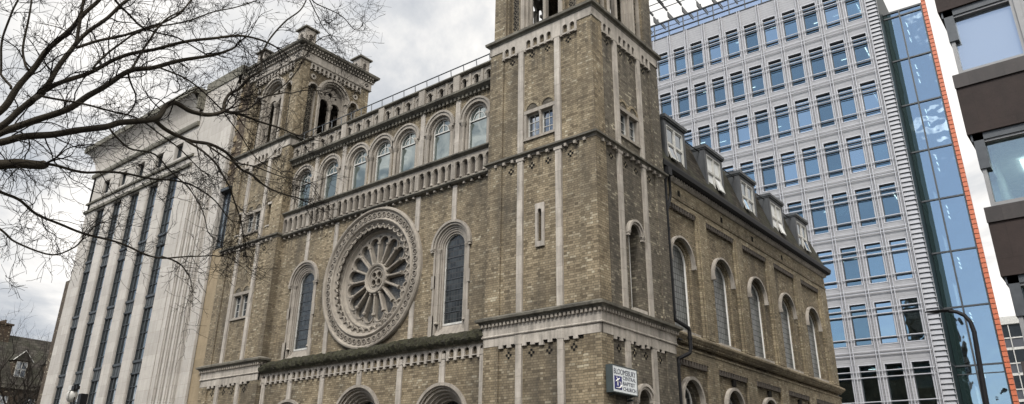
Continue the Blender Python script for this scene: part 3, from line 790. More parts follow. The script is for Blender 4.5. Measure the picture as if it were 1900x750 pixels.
for i in range(56):
    t = 2 * pi * i / 56
    ca, cz = XC + 2.44 * cos(t), rz + 2.44 * sin(t)
    rd.arch(fr, ca, cz, .115, .085, .06, .105, 0, 2 * pi, 12, 0)
    rd.disc(fr, ca, cz, .09, .074, 10, 1)  # dark disc paints the shade of the hollow
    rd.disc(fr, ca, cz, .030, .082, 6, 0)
cpart(rd, 'roundel_band', [M['stone_rose'], M['recess']], rose_o)
pl = MB(); NP = 16; holes = []
for i in range(NP):
    t = pi / 2 + 2 * pi * (i + .5) / NP; h = pi / NP
    def pt(r, off): return (XC + r * cos(t) - off * sin(t), rz + r * sin(t) + off * cos(t))
    lobe = .245; rc = 1.42
    pts = [pt(.60, -.06), pt(rc * .98, -lobe * .93)] + [pt(rc + lobe * sin(q) , -lobe * cos(q)) for q in [pi * k / 10 for k in range(1, 10)]] + [pt(rc * .98, lobe * .93), pt(.60, .06)]
    holes.append(pts)
dia = []
for i in range(NP):
    t = pi / 2 + 2 * pi * i / NP
    x0, z0 = XC + 1.66 * cos(t), rz + 1.66 * sin(t)
    dia.append([(x0 + .055 * cos(t + k * pi / 2), z0 + .055 * sin(t + k * pi / 2)) for k in range(4)])
pl.wall(fr, circ(XC, rz, 1.84, 96), holes + dia + [circ(XC + .20 * cos(pi / 4 + k * pi / 2), rz + .20 * sin(pi / 4 + k * pi / 2), .12, 14) for k in range(4)], -.30, .14)
pl.lathe(fr, XC, rz, [(.60, -.30), (.60, -.22), (.56, -.17), (.50, -.19), (.46, -.25), (.40, -.25), (.38, -.30)], 40)
for k in range(4):
    pl.arch(fr, XC + .20 * cos(pi / 4 + k * pi / 2), rz + .20 * sin(pi / 4 + k * pi / 2), .15, .12, -.32, -.25, 0, 2 * pi, 14)
for i in range(NP):
    t = pi / 2 + 2 * pi * i / NP
    P0 = fr.p(XC + .60 * cos(t), rz + .60 * sin(t), -.26); P1 = fr.p(XC + 1.42 * cos(t), rz + 1.42 * sin(t), -.26)
    d = P1 - P0
    pl.tube([P0, P0 + d * .06, P0 + d * .1, P0 + d * .88, P0 + d * .92, P1], [.065, .065, .042, .045, .08, .085], 8)
    tl = pi / 2 + 2 * pi * (i + .5) / NP
    # roll moulding round the lobe
    cxx, czz = XC + 1.42 * cos(tl), rz + 1.42 * sin(tl)
    pl.arch(fr, cxx, czz, .285, .245, -.32, -.265, tl - pi / 2, tl + pi / 2, 12)
cpart(pl, 'tracery', M['stone_rose'], rose_o)
gl = MB(); gl.disc(fr, XC, rz, 1.85, -.43, 64); cpart(gl, 'glass', M['rose_glass'], rose_o)

# ---------------------------------------------------------------- side wall
fe = east(-.3)
Y0, Y1 = 4.3, 21.8
sw = MB()
yc = [5.95 + 3.35 * k for k in range(5)]
sw.wall(fe, rect(Y0, Y1, 6.3, 12.4), [archpoly(y, .76, 6.95, 9.45, 20) for y in yc], -.10, .22)
sw.wall(fe, rect(Y0, Y1, 0, 6.3), [archpoly(y, .66, 2.6, 4.65, 20) for y in yc], -.10, .22)
edges = [Y0] + [e for y in yc for e in (y - 1.2, y + 1.32)] + [Y1]
for a0, a1 in zip(edges[::2], edges[1::2]):
    if a1 - a0 < .02: continue
    sw.box(fe, a0, a1, 0, 5.97, -.2, .0, 1); sw.box(fe, a0, a1, 6.9, 11.5, -.2, .0, 1)
    sw.box(fe, a0 + .12, a1 - .12, 6.9, 11.5, -.2, .05, 1) if a1 - a0 > .5 else None
sw.box(fe, Y0, Y1, 11.5, 12.35, -.2, .002, 1)
sw.box(fe, Y0, Y1, 5.97, 6.32, -.2, .003, 1)
# end, back and west walls of the body
fb = back(Y1, 0)
sw.box(front(0), -20.55, -.42, 0, 12.4, -Y1 + .02, -Y1 + .35, 0)
sw.box(front(0), -20.6, -20.25, 0, 12.4, -Y1 + .02, -4.3, 0)
side = cpart(sw, 'side_wall', [M['brick'], M['brick_pier']])
for y in yc:
    for zt in (11.5, 5.97):
        dn = MB(); n = 12; w_ = 2.44 / n
        for i in range(n):
            a = y - 1.16 + w_ * i
            dn.box(fe, a, a + w_ * .50, zt - .20, zt, -.12, .02, 0)
        dn.box(fe, y - 1.17, y + 1.28, zt - .20, zt - .012, -.099, -.07, 1)
        dn.box(fe, y - 1.18, y + 1.30, zt - .012, zt + .05, -.12, .022, 1)
        cpart(dn, 'dentil_molding', [M['recess'], M['brick_pier']])
sc_ = MB()
sc_.prof(fe, [(6.50, -.1), (6.50, .03), (6.56, .06), (6.62, .13), (6.72, .20), (6.78, .20), (6.90, 0), (6.90, -.1)], Y0, Y1, 0, 0, 1)
sc_.prof(fe, [(6.30, -.1), (6.30, .03), (6.36, .04), (6.38, -.0), (6.38, -.1)], Y0, Y1, 0, 0, 1)
a = Y0 + .02
while a < Y1: sc_.box(fe, a, a + .07, 6.53, 6.60, .03, .09, 0); a += .14
cpart(sc_, 'string_course', M['brick_pier']); sc_ = MB()
sc_.prof(fe, [(11.72, -.05), (11.72, .03), (11.78, .05), (11.81, .0), (11.81, -.05)], Y0, Y1, 1, 0, 1)
cpart(sc_, 'string_course', M['brick_pier']); sc_ = MB()
sc_.prof(fe, [(12.33, -.1), (12.33, .05), (12.40, .12), (12.46, .14), (12.48, -.1)], Y0, Y1, 1, 0, 1)
cpart(sc_, 'string_course', [M['brick_pier'], M['stone']])
for y in yc:
    w = MB()
    w.arch(fe, y, 9.45, .91, .84, -.10, .04, n=28, m=0)
    for s in (-1, 1): w.box(fe, y + s * .875 - .05, y + s * .875 + .05, 9.32, 9.46, -.10, .06, 0)
    w.arch(fe, y, 9.45, .76, .64, -.36, -.18, n=28, m=3)
    for s in (-1, 1):
        a0, a1 = sorted((y + s * .76, y + s * .64)); w.box(fe, a0, a1, 6.95, 9.45, -.36, -.18, 3)
    w.box(fe, y - .85, y + .85, 6.86, 6.95, -.4, .04, 0)
    w.arch(fe, y, 9.45, .64, .60, -.32, -.24, n=28, m=1)
    for s in (-1, 1):
        a0, a1 = sorted((y + s * .64, y + s * .60)); w.box(fe, a0, a1, 6.95, 9.45, -.32, -.24, 1)
    w.add([fe.p(a, b, -.29) for a, b in archpoly(y, .62, 6.95, 9.45, 20)], [tuple(range(23))], 2)
    cpart(w, 'tall_window', [M['stone'], M['white'], M['leaded_grey'], M['brick']])
    w = MB()
    w.arch(fe, y, 4.65, .80, .70, -.10, .05, n=28, m=0)
    w.arch(fe, y, 4.65, .66, .54, -.42, -.22, n=28, m=3)
    for s in (-1, 1):
        a0, a1 = sorted((y + s * .66, y + s * .54)); w.box(fe, a0, a1, 2.6, 4.65, -.42, -.22, 3)
        w.box(fe, y + s * .75 - .07, y + s * .75 + .07, 4.48, 4.66, -.10, .07, 0)
        a0, a1 = sorted((y + s * .54, y + s * .49)); w.box(fe, a0, a1, 2.6, 4.65, -.40, -.33, 1)
    w.arch(fe, y, 4.65, .54, .49, -.40, -.33, n=28, m=1)
    w.add([fe.p(a, b, -.37) for a, b in archpoly(y, .51, 2.6, 4.65, 20)], [tuple(range(23))], 2)
    cpart(w, 'lower_window', [M['stone'], M['white'], M['leaded'], M['brick_sooty']])
# little iron vents and a few anchor plates
for y, z in ((yc[0] + .05, 12.02), (yc[1] + .3, 12.02), (yc[2], 12.02), (yc[3], 12.02), (11.0, 8.1), (14.4, 8.05), (yc[1] + .1, 5.62), (yc[2] + .1, 5.6), (yc[3] + .1, 5.6)):
    vt = MB(); vt.box(fe, y - .09, y + .09, z - .11, z + .11, -.1, .012)
    cpart(vt, 'air_vent', M['blackbrick'])

# gutter, mansard roof, dormers
gt = MB()
gt.prof(fe, [(12.50, .02), (12.50, .24), (12.56, .33), (12.70, .36), (12.76, .36), (12.76, -.1), (12.5, -.1)], Y0 + .05, Y1 + .25, 0)
a = Y0 + .2
while a < Y1: gt.box(fe, a, a + .09, 12.42, 12.5, -.02, .16, 1); a += .21
cpart(gt, 'gutter', [M['black'], M['stone']])
rf = MB()
z0, z1, z2 = 12.76, 15.15, 15.9
A = [(-.12, Y0 + .05, z0), (-.12, Y1 + .2, z0), (-.95, Y1 - .5, z1), (-.95, Y0 + .05, z1)]
B = [(-20.4, Y0 + .05, z0), (-20.4, Y1 + .2, z0), (-19.6, Y1 - .5, z1), (-19.6, Y0 + .05, z1)]
rf.add(A, [(0, 1, 2, 3)]); rf.add(B, [(3, 2, 1, 0)]); rf.add([A[1], B[1], B[2], A[2]], [(0, 1, 2, 3)])
rg = [(-10.3, .8, z2), (-10.3, Y1 - 4, z2)]
rf.add([A[3], A[2], B[2], B[3], (-10.3, Y0 + .05, z2), rg[1]], [(0, 1, 5, 4), (1, 2, 5), (2, 3, 4, 5)], 0)
rf.add([(XL - .1, .75, 15.3), (XR + .1, .75, 15.3), (XR + .1, 4.4, 15.3), (XL - .1, 4.4, 15.3)], [(0, 1, 2, 3)], 1)
rf.wbox(-20.3, -.5, Y0 + .02, Y1 - .02, 12.3, 12.7, 1)
# brick back of the nave front above the side roofs
rf.wbox(XL, XR, 4.3, 4.36, 12.4, 15.6, 1)
roof = cpart(rf, 'roof', [M['slate'], M['leadroof']])
for di, y in enumerate(yc):
    y += .10
    d = MB(); x1 = -.30; hw = .83
    d.wbox(-1.05, x1, y - hw, y - hw + .16, 12.95, 14.86, 0); d.wbox(-1.05, x1, y + hw - .16, y + hw, 12.95, 14.86, 0)
    d.wbox(-.5, x1 - .002, y - hw + .16, y + hw - .16, 12.90, 13.14, 0); d.wbox(-.5, x1 - .002, y - hw + .16, y + hw - .16, 14.66, 14.86, 0)
    d.wbox(-1.6, x1 + .10, y - hw - .06, y + hw + .06, 14.86, 14.98, 0); d.wbox(-1.6, x1 + .06, y - hw - .03, y + hw + .03, 14.80, 14.86, 0)
    do = cpart(d, 'dormer', M['lead'], roof)
    f = MB(); fd = east(x1 - .06, y)
    W = hw - .16
    f.box(fd, -W, W, 13.14, 14.66, -.12, -.08, 1)
    for a0, a1, b0, b1 in ((-W, -W + .07, 13.14, 14.66), (W - .07, W, 13.14, 14.66), (-W + .07, W - .07, 13.14, 13.22), (-W + .07, W - .07, 14.59, 14.66), (-.045, .045, 13.22, 14.59)):
        f.box(fd, a0, a1, b0, b1, -.06, .045, 0)
    for s in (-1, 1):
        a0, a1 = sorted((s * .045, s * (W - .07)))
        f.box(fd, a0, a1, 13.88, 13.95, -.06, .035, 0)
        openi = (di, s) in ((0, -1), (1, 1), (2, -1), (3, 1), (4, 1))
        for b0, b1 in ((13.22, 13.88), (13.95, 14.59)):
            op = openi and b0 < 13.5
            # casement sash, the open ones swung out at the foot
            q = MB()
            for e0, e1, g0, g1 in ((a0, a0 + .045, b0, b1), (a1 - .045, a1, b0, b1), (a0 + .045, a1 - .045, b0, b0 + .05), (a0 + .045, a1 - .045, b1 - .05, b1)):
                q.box(fd, e0, e1, g0, g1, -.04, .01, 0)
            q.box(fd, a0 + .045, a1 - .045, b0 + .05, b1 - .05, -.02, -.012, 2 if (di + s) % 2 else 1)  # every other dormer: opaque pale panes paint the sky's reflection
            if op:
                ang = .28; hz = b1
                for k in range(len(q.V)):
                    v = Vector(q.V[k]); dz = v.z - hz; dx = v.x - fd.O.x
                    q.V[k] = (fd.O.x + dx * cos(ang) - dz * sin(ang), v.y, hz + dz * cos(ang) + dx * sin(ang))
            f.add(q.V, [], 0); b_ = len(f.V) - len(q.V)
            for F_, m_ in zip(q.F, q.M): f.F.append([b_ + i for i in F_]); f.M.append(m_)
    f.prof(fd, [(13.08, -.1), (13.08, .1), (13.12, .1), (13.15, -.1)], -W - .02, W + .02, 0)
    cpart(f, 'dormer_window', [M['white_dirty'], M['curtain'], M['sash_glass']], roof)
rr = MB(); rr.cyl((-.52, Y0, 14.72), (-.52, Y1 - .8, 14.72), .022); cpart(rr, 'safety_rail', M['black'], roof)
# drainpipe with its swan necks
dp = MB()
X = -.12
pts = [(-.02, 4.62, 12.5), (-.02, 4.62, 12.3), (X, 4.62, 12.0), (X, 4.62, 7.25), (X + .02, 4.66, 7.1), (X + .30, 5.0, 6.85), (X + .30, 5.04, 6.75), (X + .30, 5.04, 6.2), (X + .28, 5.0, 6.05), (X, 4.72, 5.85), (X, 4.66, 5.7), (X, 4.66, 0)]
dp.tube(pts, .065, 10)
for z in (12.0, 10.2, 8.4, 7.3, 6.5, 5.6, 3.8, 2.0):
    yy, xx = (5.04, X + .3) if z == 6.5 else (4.62 if z > 7 else 4.66, X)
    dp.cyl((xx, yy, z), (xx, yy, z + .09), .085, n=10); dp.box(fe, yy - .12, yy + .12, z + .02, z + .06, -.02, .16)
dp.wbox(-.12, .12, 4.50, 4.76, 12.2, 12.5)
dp.tube([(X + .02, 4.95, 12.5), (X + .02, 4.95, 11.6), (X, 4.8, 11.2), (X, 4.66, 11.0)], .05, 8)
cpart(dp, 'drainpipe', M['black'])
LIMBS = [
[(0.332,-15.842,5.388,0.0502),(0.547,-15.555,5.618,0.0488),(0.696,-15.27,5.75,0.0474),(0.816,-15.028,5.916,0.0458),(1.072,-14.649,6.034,0.0442),(1.289,-14.309,6.166,0.0425),(1.344,-14.109,6.311,0.0407),(1.549,-13.77,6.427,0.0389),(1.524,-13.685,6.666,0.0369),(1.507,-13.541,6.806,0.0349),(1.516,-13.28,6.768,0.0328),(1.544,-13.047,6.811,0.0306),(1.609,-12.836,6.951,0.0284)],
[(1.609,-12.836,6.951,0.0259),(1.514,-12.607,7.031,0.0226),(1.414,-12.373,7.094,0.019),(1.476,-11.971,7.094,0.0153),(1.558,-11.539,7.064,0.0115)],
[(1.609,-12.836,6.951,0.0259),(1.543,-12.807,7.123,0.0247),(1.509,-12.75,7.29,0.0233),(1.548,-12.622,7.438,0.022),(1.584,-12.527,7.641,0.0206),(1.649,-12.393,7.817,0.0192),(1.594,-12.353,7.985,0.0177),(1.552,-12.33,8.204,0.0162),(1.651,-12.272,8.573,0.0147),(1.775,-12.154,8.868,0.0131),(1.906,-11.992,9.092,0.0115),(1.93,-11.923,9.326,0.0099),(1.948,-11.888,9.613,0.0082)],
[(1.632,-12.813,6.944,0.0162),(1.58,-12.615,7.053,0.0151),(1.539,-12.423,7.194,0.0139),(1.601,-12.214,7.456,0.0127),(1.691,-11.927,7.619,0.0114),(1.612,-11.749,7.725,0.0101),(1.658,-11.492,7.874,0.0088),(1.706,-11.193,7.949,0.0073)],
[(1.545,-12.089,7.548,0.0121),(1.631,-11.912,7.807,0.0108),(1.74,-11.768,8.16,0.0094),(1.773,-11.662,8.47,0.0079),(1.795,-11.537,8.726,0.0064)],
[(1.425,-13.717,6.487,0.0305),(1.354,-13.468,6.437,0.0284),(1.327,-13.188,6.396,0.0263),(1.381,-12.881,6.427,0.0241),(1.373,-12.594,6.401,0.0218),(1.316,-12.283,6.256,0.0194),(1.287,-12.012,6.228,0.0169),(1.253,-11.734,6.181,0.0143),(1.307,-11.375,6.115,0.0117),(1.288,-11.12,6.133,0.0089)],
[(1.598,-13.317,6.268,0.0169),(1.663,-12.858,6.085,0.0151),(1.52,-12.558,5.88,0.0131),(1.378,-12.251,5.664,0.0111),(1.16,-11.998,5.436,0.009),(0.955,-11.771,5.274,0.0068)],
[(1.823,-13.105,6.215,0.0138),(1.799,-12.684,6.11,0.012),(1.852,-12.27,6.137,0.0101),(1.908,-11.826,6.113,0.0081),(1.96,-11.416,6.146,0.0059)],
[(0.215,-15.819,5.428,0.0541),(0.425,-15.467,5.662,0.0516),(0.504,-15.253,5.953,0.0489),(0.586,-15.005,6.186,0.046),(0.868,-14.628,6.481,0.043),(0.963,-14.413,6.796,0.0397),(1.178,-14.129,7.164,0.0364),(1.271,-13.849,7.352,0.0328),(1.37,-13.565,7.543,0.0291),(1.419,-13.315,7.721,0.0252),(1.502,-13.035,7.894,0.0211),(1.536,-12.812,8.1,0.0169)],
[(0.449,-15.864,5.348,0.0464),(0.675,-15.593,5.604,0.0441),(0.87,-15.367,5.898,0.0418),(0.934,-15.234,6.165,0.0394),(1.068,-15.064,6.471,0.0368),(1.109,-14.992,6.817,0.0342),(1.16,-14.898,7.137,0.0314),(1.159,-14.814,7.396,0.0286),(1.354,-14.63,7.766,0.0256),(1.493,-14.457,8.074,0.0225),(1.602,-14.293,8.352,0.0194)],
[(0.566,-15.887,5.308,0.0492),(0.805,-15.692,5.603,0.046),(1.124,-15.475,5.979,0.0428),(1.225,-15.402,6.291,0.0395),(1.336,-15.321,6.602,0.0361),(1.544,-15.201,6.991,0.0326),(1.722,-15.076,7.322,0.029),(1.864,-14.962,7.62,0.0253),(1.927,-14.879,7.855,0.0216)],
[(1.185,-15.19,6.257,0.0345),(1.012,-15.069,6.472,0.0329),(1.063,-14.812,6.776,0.0312),(1.08,-14.551,7.019,0.0293),(1.131,-14.295,7.324,0.0273),(1.311,-13.919,7.603,0.0252),(1.537,-13.498,7.867,0.0229),(1.649,-13.139,8.074,0.0204),(1.706,-12.814,8.259,0.0179),(1.716,-12.459,8.317,0.0152),(1.657,-12.163,8.379,0.0123)],
[(1.375,-14.925,7.099,0.0216),(1.353,-14.732,7.291,0.0202),(1.403,-14.481,7.487,0.0188),(1.465,-14.223,7.686,0.0172),(1.541,-13.973,7.924,0.0156),(1.533,-13.79,8.159,0.014),(1.503,-13.644,8.426,0.0122),(1.382,-13.545,8.644,0.0104),(1.321,-13.437,8.937,0.0085)],
[(1.487,-14.693,6.836,0.0158),(1.547,-14.495,7.231,0.0147),(1.558,-14.307,7.568,0.0136),(1.583,-14.052,7.8,0.0124),(1.678,-13.735,8.024,0.0111),(1.865,-13.376,8.311,0.0097),(1.995,-13.042,8.558,0.0083),(2.152,-12.714,8.856,0.0068)],
[(1.955,-15.123,6.788,0.0237),(1.954,-15.129,6.992,0.0217),(1.958,-15.129,7.193,0.0196),(1.979,-15.15,7.461,0.0175),(1.963,-15.169,7.667,0.0154)],
[(1.216,-15.459,6.284,0.0162),(1.114,-15.587,6.455,0.0154),(1.099,-15.606,6.554,0.0145),(1.187,-15.703,6.957,0.0137),(1.297,-15.716,7.236,0.0128),(1.372,-15.705,7.416,0.0119),(1.415,-15.719,7.596,0.0111)],
[(1.444,-15.39,6.506,0.0162),(1.365,-15.475,6.802,0.0147),(1.371,-15.513,7.144,0.0131),(1.359,-15.572,7.497,0.0115),(1.32,-15.584,7.72,0.0099)],
[(0.449,-15.864,5.348,0.0729),(0.683,-15.53,5.344,0.0686),(0.887,-15.251,5.395,0.0643),(0.972,-15.084,5.475,0.0598),(1.123,-14.834,5.5,0.0553)],
[(1.101,-14.852,5.5,0.0193),(1.143,-14.395,5.533,0.018),(1.114,-14.047,5.659,0.0166),(1.148,-13.619,5.731,0.015),(1.191,-13.172,5.786,0.0134),(1.131,-12.796,5.813,0.0116),(1.022,-12.408,5.743,0.0097),(0.87,-12.008,5.584,0.0076)],
[(0.446,-15.86,5.336,0.0225),(0.532,-15.466,5.281,0.0214),(0.568,-15.086,5.175,0.0202),(0.475,-14.858,5.156,0.0189),(0.405,-14.574,5.067,0.0176),(0.503,-14.128,4.933,0.0162),(0.663,-13.668,4.868,0.0147),(0.773,-13.235,4.775,0.0132),(0.794,-12.927,4.783,0.0116),(0.908,-12.575,4.848,0.0099),(1.029,-12.222,4.921,0.0081)],
[(1.042,-13.077,4.709,0.0114),(0.972,-12.75,4.688,0.0096),(0.778,-12.477,4.58,0.0077),(0.518,-12.254,4.462,0.0057)],
[(0.441,-15.854,5.318,0.0172),(0.535,-15.446,4.96,0.0157),(0.704,-15.011,4.67,0.0142),(0.711,-14.797,4.54,0.0127),(0.914,-14.424,4.417,0.0111),(1.05,-14.235,4.533,0.0094),(1.051,-14.163,4.661,0.0078)],
[(2.106,-14.93,7.7,0.0169),(1.884,-14.772,7.719,0.0159),(1.751,-14.521,7.7,0.0148),(1.627,-14.254,7.666,0.0136),(1.558,-13.992,7.724,0.0124),(1.538,-13.699,7.8,0.0111),(1.58,-13.279,7.734,0.0097)],
[(1.661,-14.314,6.917,0.0176),(1.649,-14.215,7.192,0.0164),(1.622,-14.135,7.48,0.0152),(1.708,-14.02,7.875,0.0139),(1.755,-13.841,8.092,0.0126),(1.768,-13.723,8.37,0.0112),(1.712,-13.652,8.63,0.0097)],
[(2.679,-12.358,8.997,0.011),(2.496,-12.188,8.922,0.01),(2.509,-11.898,8.924,0.0089),(2.523,-11.597,8.906,0.0078),(2.505,-11.301,8.849,0.0067),(2.464,-11.13,8.989,0.0055)],
[(2.58,-12.438,8.995,0.011),(2.446,-12.175,8.952,0.0097),(2.296,-11.911,8.883,0.0084),(2.138,-11.645,8.798,0.007),(2.03,-11.392,8.814,0.0055)],
[(1.278,-15.141,6.31,0.0152),(1.309,-14.757,6.379,0.0141),(1.369,-14.325,6.405,0.0129),(1.357,-13.963,6.45,0.0116),(1.277,-13.619,6.426,0.0103),(1.247,-13.16,6.264,0.0088),(1.165,-12.735,6.087,0.0073)],
[(1.657,-14.31,6.904,0.0147),(1.282,-14.069,6.926,0.0129),(0.896,-13.834,6.941,0.0111),(0.354,-13.698,6.904,0.009),(-0.139,-13.585,6.984,0.0068)],
[(1.476,-14.311,6.108,0.0144),(1.351,-13.955,5.983,0.013),(1.35,-13.573,6.0,0.0115),(1.256,-13.167,5.83,0.01),(1.153,-12.722,5.573,0.0083),(0.898,-12.389,5.295,0.0065)],
[(1.571,-13.971,7.183,0.0137),(1.562,-13.601,7.218,0.0126),(1.511,-13.225,7.18,0.0115),(1.407,-12.889,7.133,0.0103),(1.326,-12.424,6.883,0.009),(1.187,-11.998,6.614,0.0076),(1.229,-11.501,6.492,0.0062)]]

# ================================================================ SIGN BOX on the tower
def text_mesh(s, size, fr, a, b, c, parent, mat, sx=1.0, name='lettering', bold=.0):
    cu = bpy.data.curves.new('txt', 'FONT'); cu.body = s; cu.size = size; cu.extrude = .003; cu.offset = bold
    cu.resolution_u = 3
    t = bpy.data.objects.new('txt', cu); COL.objects.link(t)
    dg = bpy.context.evaluated_depsgraph_get()
    me = bpy.data.meshes.new_from_object(t.evaluated_get(dg))
    bpy.data.objects.remove(t)
    w = max(v.co.x for v in me.vertices) - min(v.co.x for v in me.vertices); x0 = min(v.co.x for v in me.vertices)
    me.materials.clear(); me.materials.append(mat)
    k = sx / w
    for v in me.vertices: v.co = fr.p(a + (v.co.x - x0) * k, b + v.co.y, c + v.co.z + .003)
    o = bpy.data.objects.new(name, me); COL.objects.link(o); o.parent = parent
    return o
sign = empty('church_sign', (.0, .05, 4.28))
tag(sign, 'white box sign lettered in dark blue on the corner of the brick tower', 'sign')
SI = Matrix.Translation((.0, .05, 4.28)).inverted()
def under(o, root, inv): o.parent = root; o.matrix_parent_inverse = inv.copy(); return o
fs = east(.25, .06)
b = MB(); b.box(fs, 0, 1.32, 4.30, 5.04, -.20, -.006)
b.box(fs, 0, 1.32, 4.30, 4.33, -.006, .012); b.box(fs, 0, 1.32, 5.01, 5.04, -.006, .012); b.box(fs, 0, .03, 4.33, 5.01, -.006, .012); b.box(fs, 1.29, 1.32, 4.33, 5.01, -.006, .012)
b.cyl((0.0, .3, 4.25), (.2, .3, 4.29), .02); b.cyl((0, 1.2, 4.25), (.2, 1.2, 4.29), .02); b.cyl((-.05, 1.3, 4.2), (.14, 1.3, 4.2), .03)
under(b.build('sign_case', plain_mat('dark_green_case', (.035, .045, .045), .5)), sign, SI)
b = MB(); b.box(fs, .03, 1.29, 4.33, 5.01, -.004, .004)
pn = under(b.build('sign_panel', plain_mat('sign_white', (.66, .69, .70), .35, var=.05)), sign, SI)
NAVY = plain_mat('navy_ink', (.010, .012, .13), .4, var=.05); INK = plain_mat('dark_ink', (.03, .035, .06), .5, var=.05); WHT = M['white']
text_mesh('BLOOMSBURY', .215, fs, .09, 4.80, .004, pn, INK, 1.14)
text_mesh('CENTRAL', .145, fs, .54, 4.675, .004, pn, INK, .69)
text_mesh('BAPTIST', .145, fs, .54, 4.53, .004, pn, INK, .63)
text_mesh('CHURCH', .145, fs, .54, 4.385, .004, pn, INK, .69)
b = MB(); b.box(fs, .10, .48, 4.39, 4.75, .004, .008); b.build('emblem_square', NAVY, pn)
b = MB()
P = lambda a, z: fs.p(a, z, .012)
b.tube([P(.26, 4.69), P(.255, 4.6), P(.26, 4.49)], [.016, .014, .016], 6)
b.tube([P(.15, 4.59), P(.22, 4.63), P(.29, 4.655), P(.37, 4.70)], [.006, .017, .017, .008], 6)
b.tube([P(.36, 4.60), P(.42, 4.56), P(.43, 4.51), P(.39, 4.455), P(.30, 4.43), P(.17, 4.435)], [.01, .02, .022, .02, .017, .006], 6)
b.tube([P(.215, 4.71), P(.21, 4.69)], .016, 6)
b.build('emblem', WHT, pn)

# ================================================================ WHITE STONE OFFICE to the left
off = empty('stone_office_building', (-29.6, 6, 0))
tag(off, 'tall pale stone office block with dark vertical window strips and flared cornice', 'office building')
OI = Matrix.Translation((-29.6, 6, 0)).inverted()
def op(mb, name, mats, parent=None, **k):
    o = mb.build(name, mats, None, **k)
    if parent: o.parent = parent
    else: under(o, off, OI)
    return o
f0 = front(0); OX0, OX1 = -37.65, -21.62
cols_ = [-35.60 + 2.14 * i for i in range(5)]; hw = .53
w = MB()
w.wall(f0, rect(OX0, OX1, 0, 22.0), [rect(x - hw, x + hw, .8, 17.62) for x in cols_] + [rect(x - .42, x + .42, 18.62, 19.52) for x in cols_], 0, .2)
w.box(east(OX1, 0), 0.0, 16, 0, 22.4, -.3, -.0)
w.box(west(OX0, 0), -16, 0.0, 0, 22.0, -.3, 0)
w.box(back(16, 0), -OX1, -OX0, 0, 22, -.3, 0)
wall_o = op(w, 'wall', M['portland'])
edges_ = [OX0 + .9] + [c for x in cols_ for c in (x - hw - .06, x + hw + .06)] + [-25.9]
for a0, a1 in list(zip(edges_[::2], edges_[1::2]))[1:-1]: d = MB(); d.box(f0, a0, a1, 0, 17.7, -.02, .03); op(d, 'pier', M['portland'])
for a0, a1 in ((OX0 + .02, cols_[0] - hw - .06), (cols_[4] + hw + .06, -25.2)): d = MB(); d.box(f0, a0, a1, 0, 17.7, -.02, .03); op(d, 'pier', M['portland'])
for x0 in (-24.55, -24.0, -23.45, -22.9):
    d = MB(); d.box(f0, x0 - .17, x0 + .17, 0, 15.8, -.02, .13); d.box(f0, x0 - .09, x0 + .09, 0, 15.9, .12, .19); op(d, 'pilaster', M['portland'])
d = MB(); d.box(f0, -22.35, OX1 - .0, 0, 21.4, -.02, .12); op(d, 'pilaster', M['portland'])
for pr_ in ([(17.70, -.05), (17.70, .14), (17.85, .16), (17.9, .05), (17.9, -.05)], [(18.30, -.05), (18.30, .10), (18.40, .12), (18.44, .05), (18.44, -.05)], [(20.10, -.05), (20.10, .12), (20.2, .16), (20.32, .16), (20.36, -.05)]):
    l = MB(); l.prof(f0, pr_, OX0 - .1, -25.2); op(l, 'ledge', M['portland_dark'])
for x in cols_:
    for z in (18.62,):
        q = MB(); q.box(f0, x - .42, x + .42, z, z + .9, -.30, -.24, 1)
        for e0, e1, g0, g1 in ((x - .42, x - .36, z, z + .9), (x + .36, x + .42, z, z + .9), (x - .03, x + .03, z + .06, z + .84), (x - .36, x + .36, z, z + .06), (x - .36, x + .36, z + .84, z + .9)):
            q.box(f0, e0, e1, g0, g1, -.24, -.18, 0)
        op(q, 'attic_window', [M['bronze'], M['office_glass']])
    zs_ = [0.8, 3.75, 7.05, 10.35, 13.65, 17.62]
    for k in range(5):
        z0 = zs_[k] if k else .8; z1 = zs_[k + 1]
        # spandrel below every glazed run; measured foot of spandrels 4.45, 7.75, 11.05, 14.3
        q = MB()
        gb = z0 + .72 + .0; gt_ = z1 
        q.box(f0, x - hw, x + hw, z0, z0 + .70, -.20, -.10, 2)
        q.box(f0, x - hw, x + hw, z0 + .02, z0 + .10, -.10, -.05, 0); q.box(f0, x - hw, x + hw, z0 + .58, z0 + .70, -.10, -.03, 0)
        for e in (x - .28, x, x + .28): q.box(f0, e - .02, e + .02, z0 + .1, z0 + .58, -.10, -.08, 0)
        q.box(f0, x - hw, x + hw, gb - .02, gt_, -.20, -.15, 1)
        for e in (x - hw + .03, x - .14, x + hw - .03): q.box(f0, e - .026, e + .026, gb - .02, gt_, -.15, -.09, 0)
        for g_ in (gb + .55, gb + 1.35, gb + 2.0):
            if g_ < gt_ - .2: q.box(f0, x - hw, x + hw, g_ - .022, g_ + .022, -.15, -.10, 0)
        op(q, 'window', [M['bronze'], M['office_glass'], M['bronze_panel']])
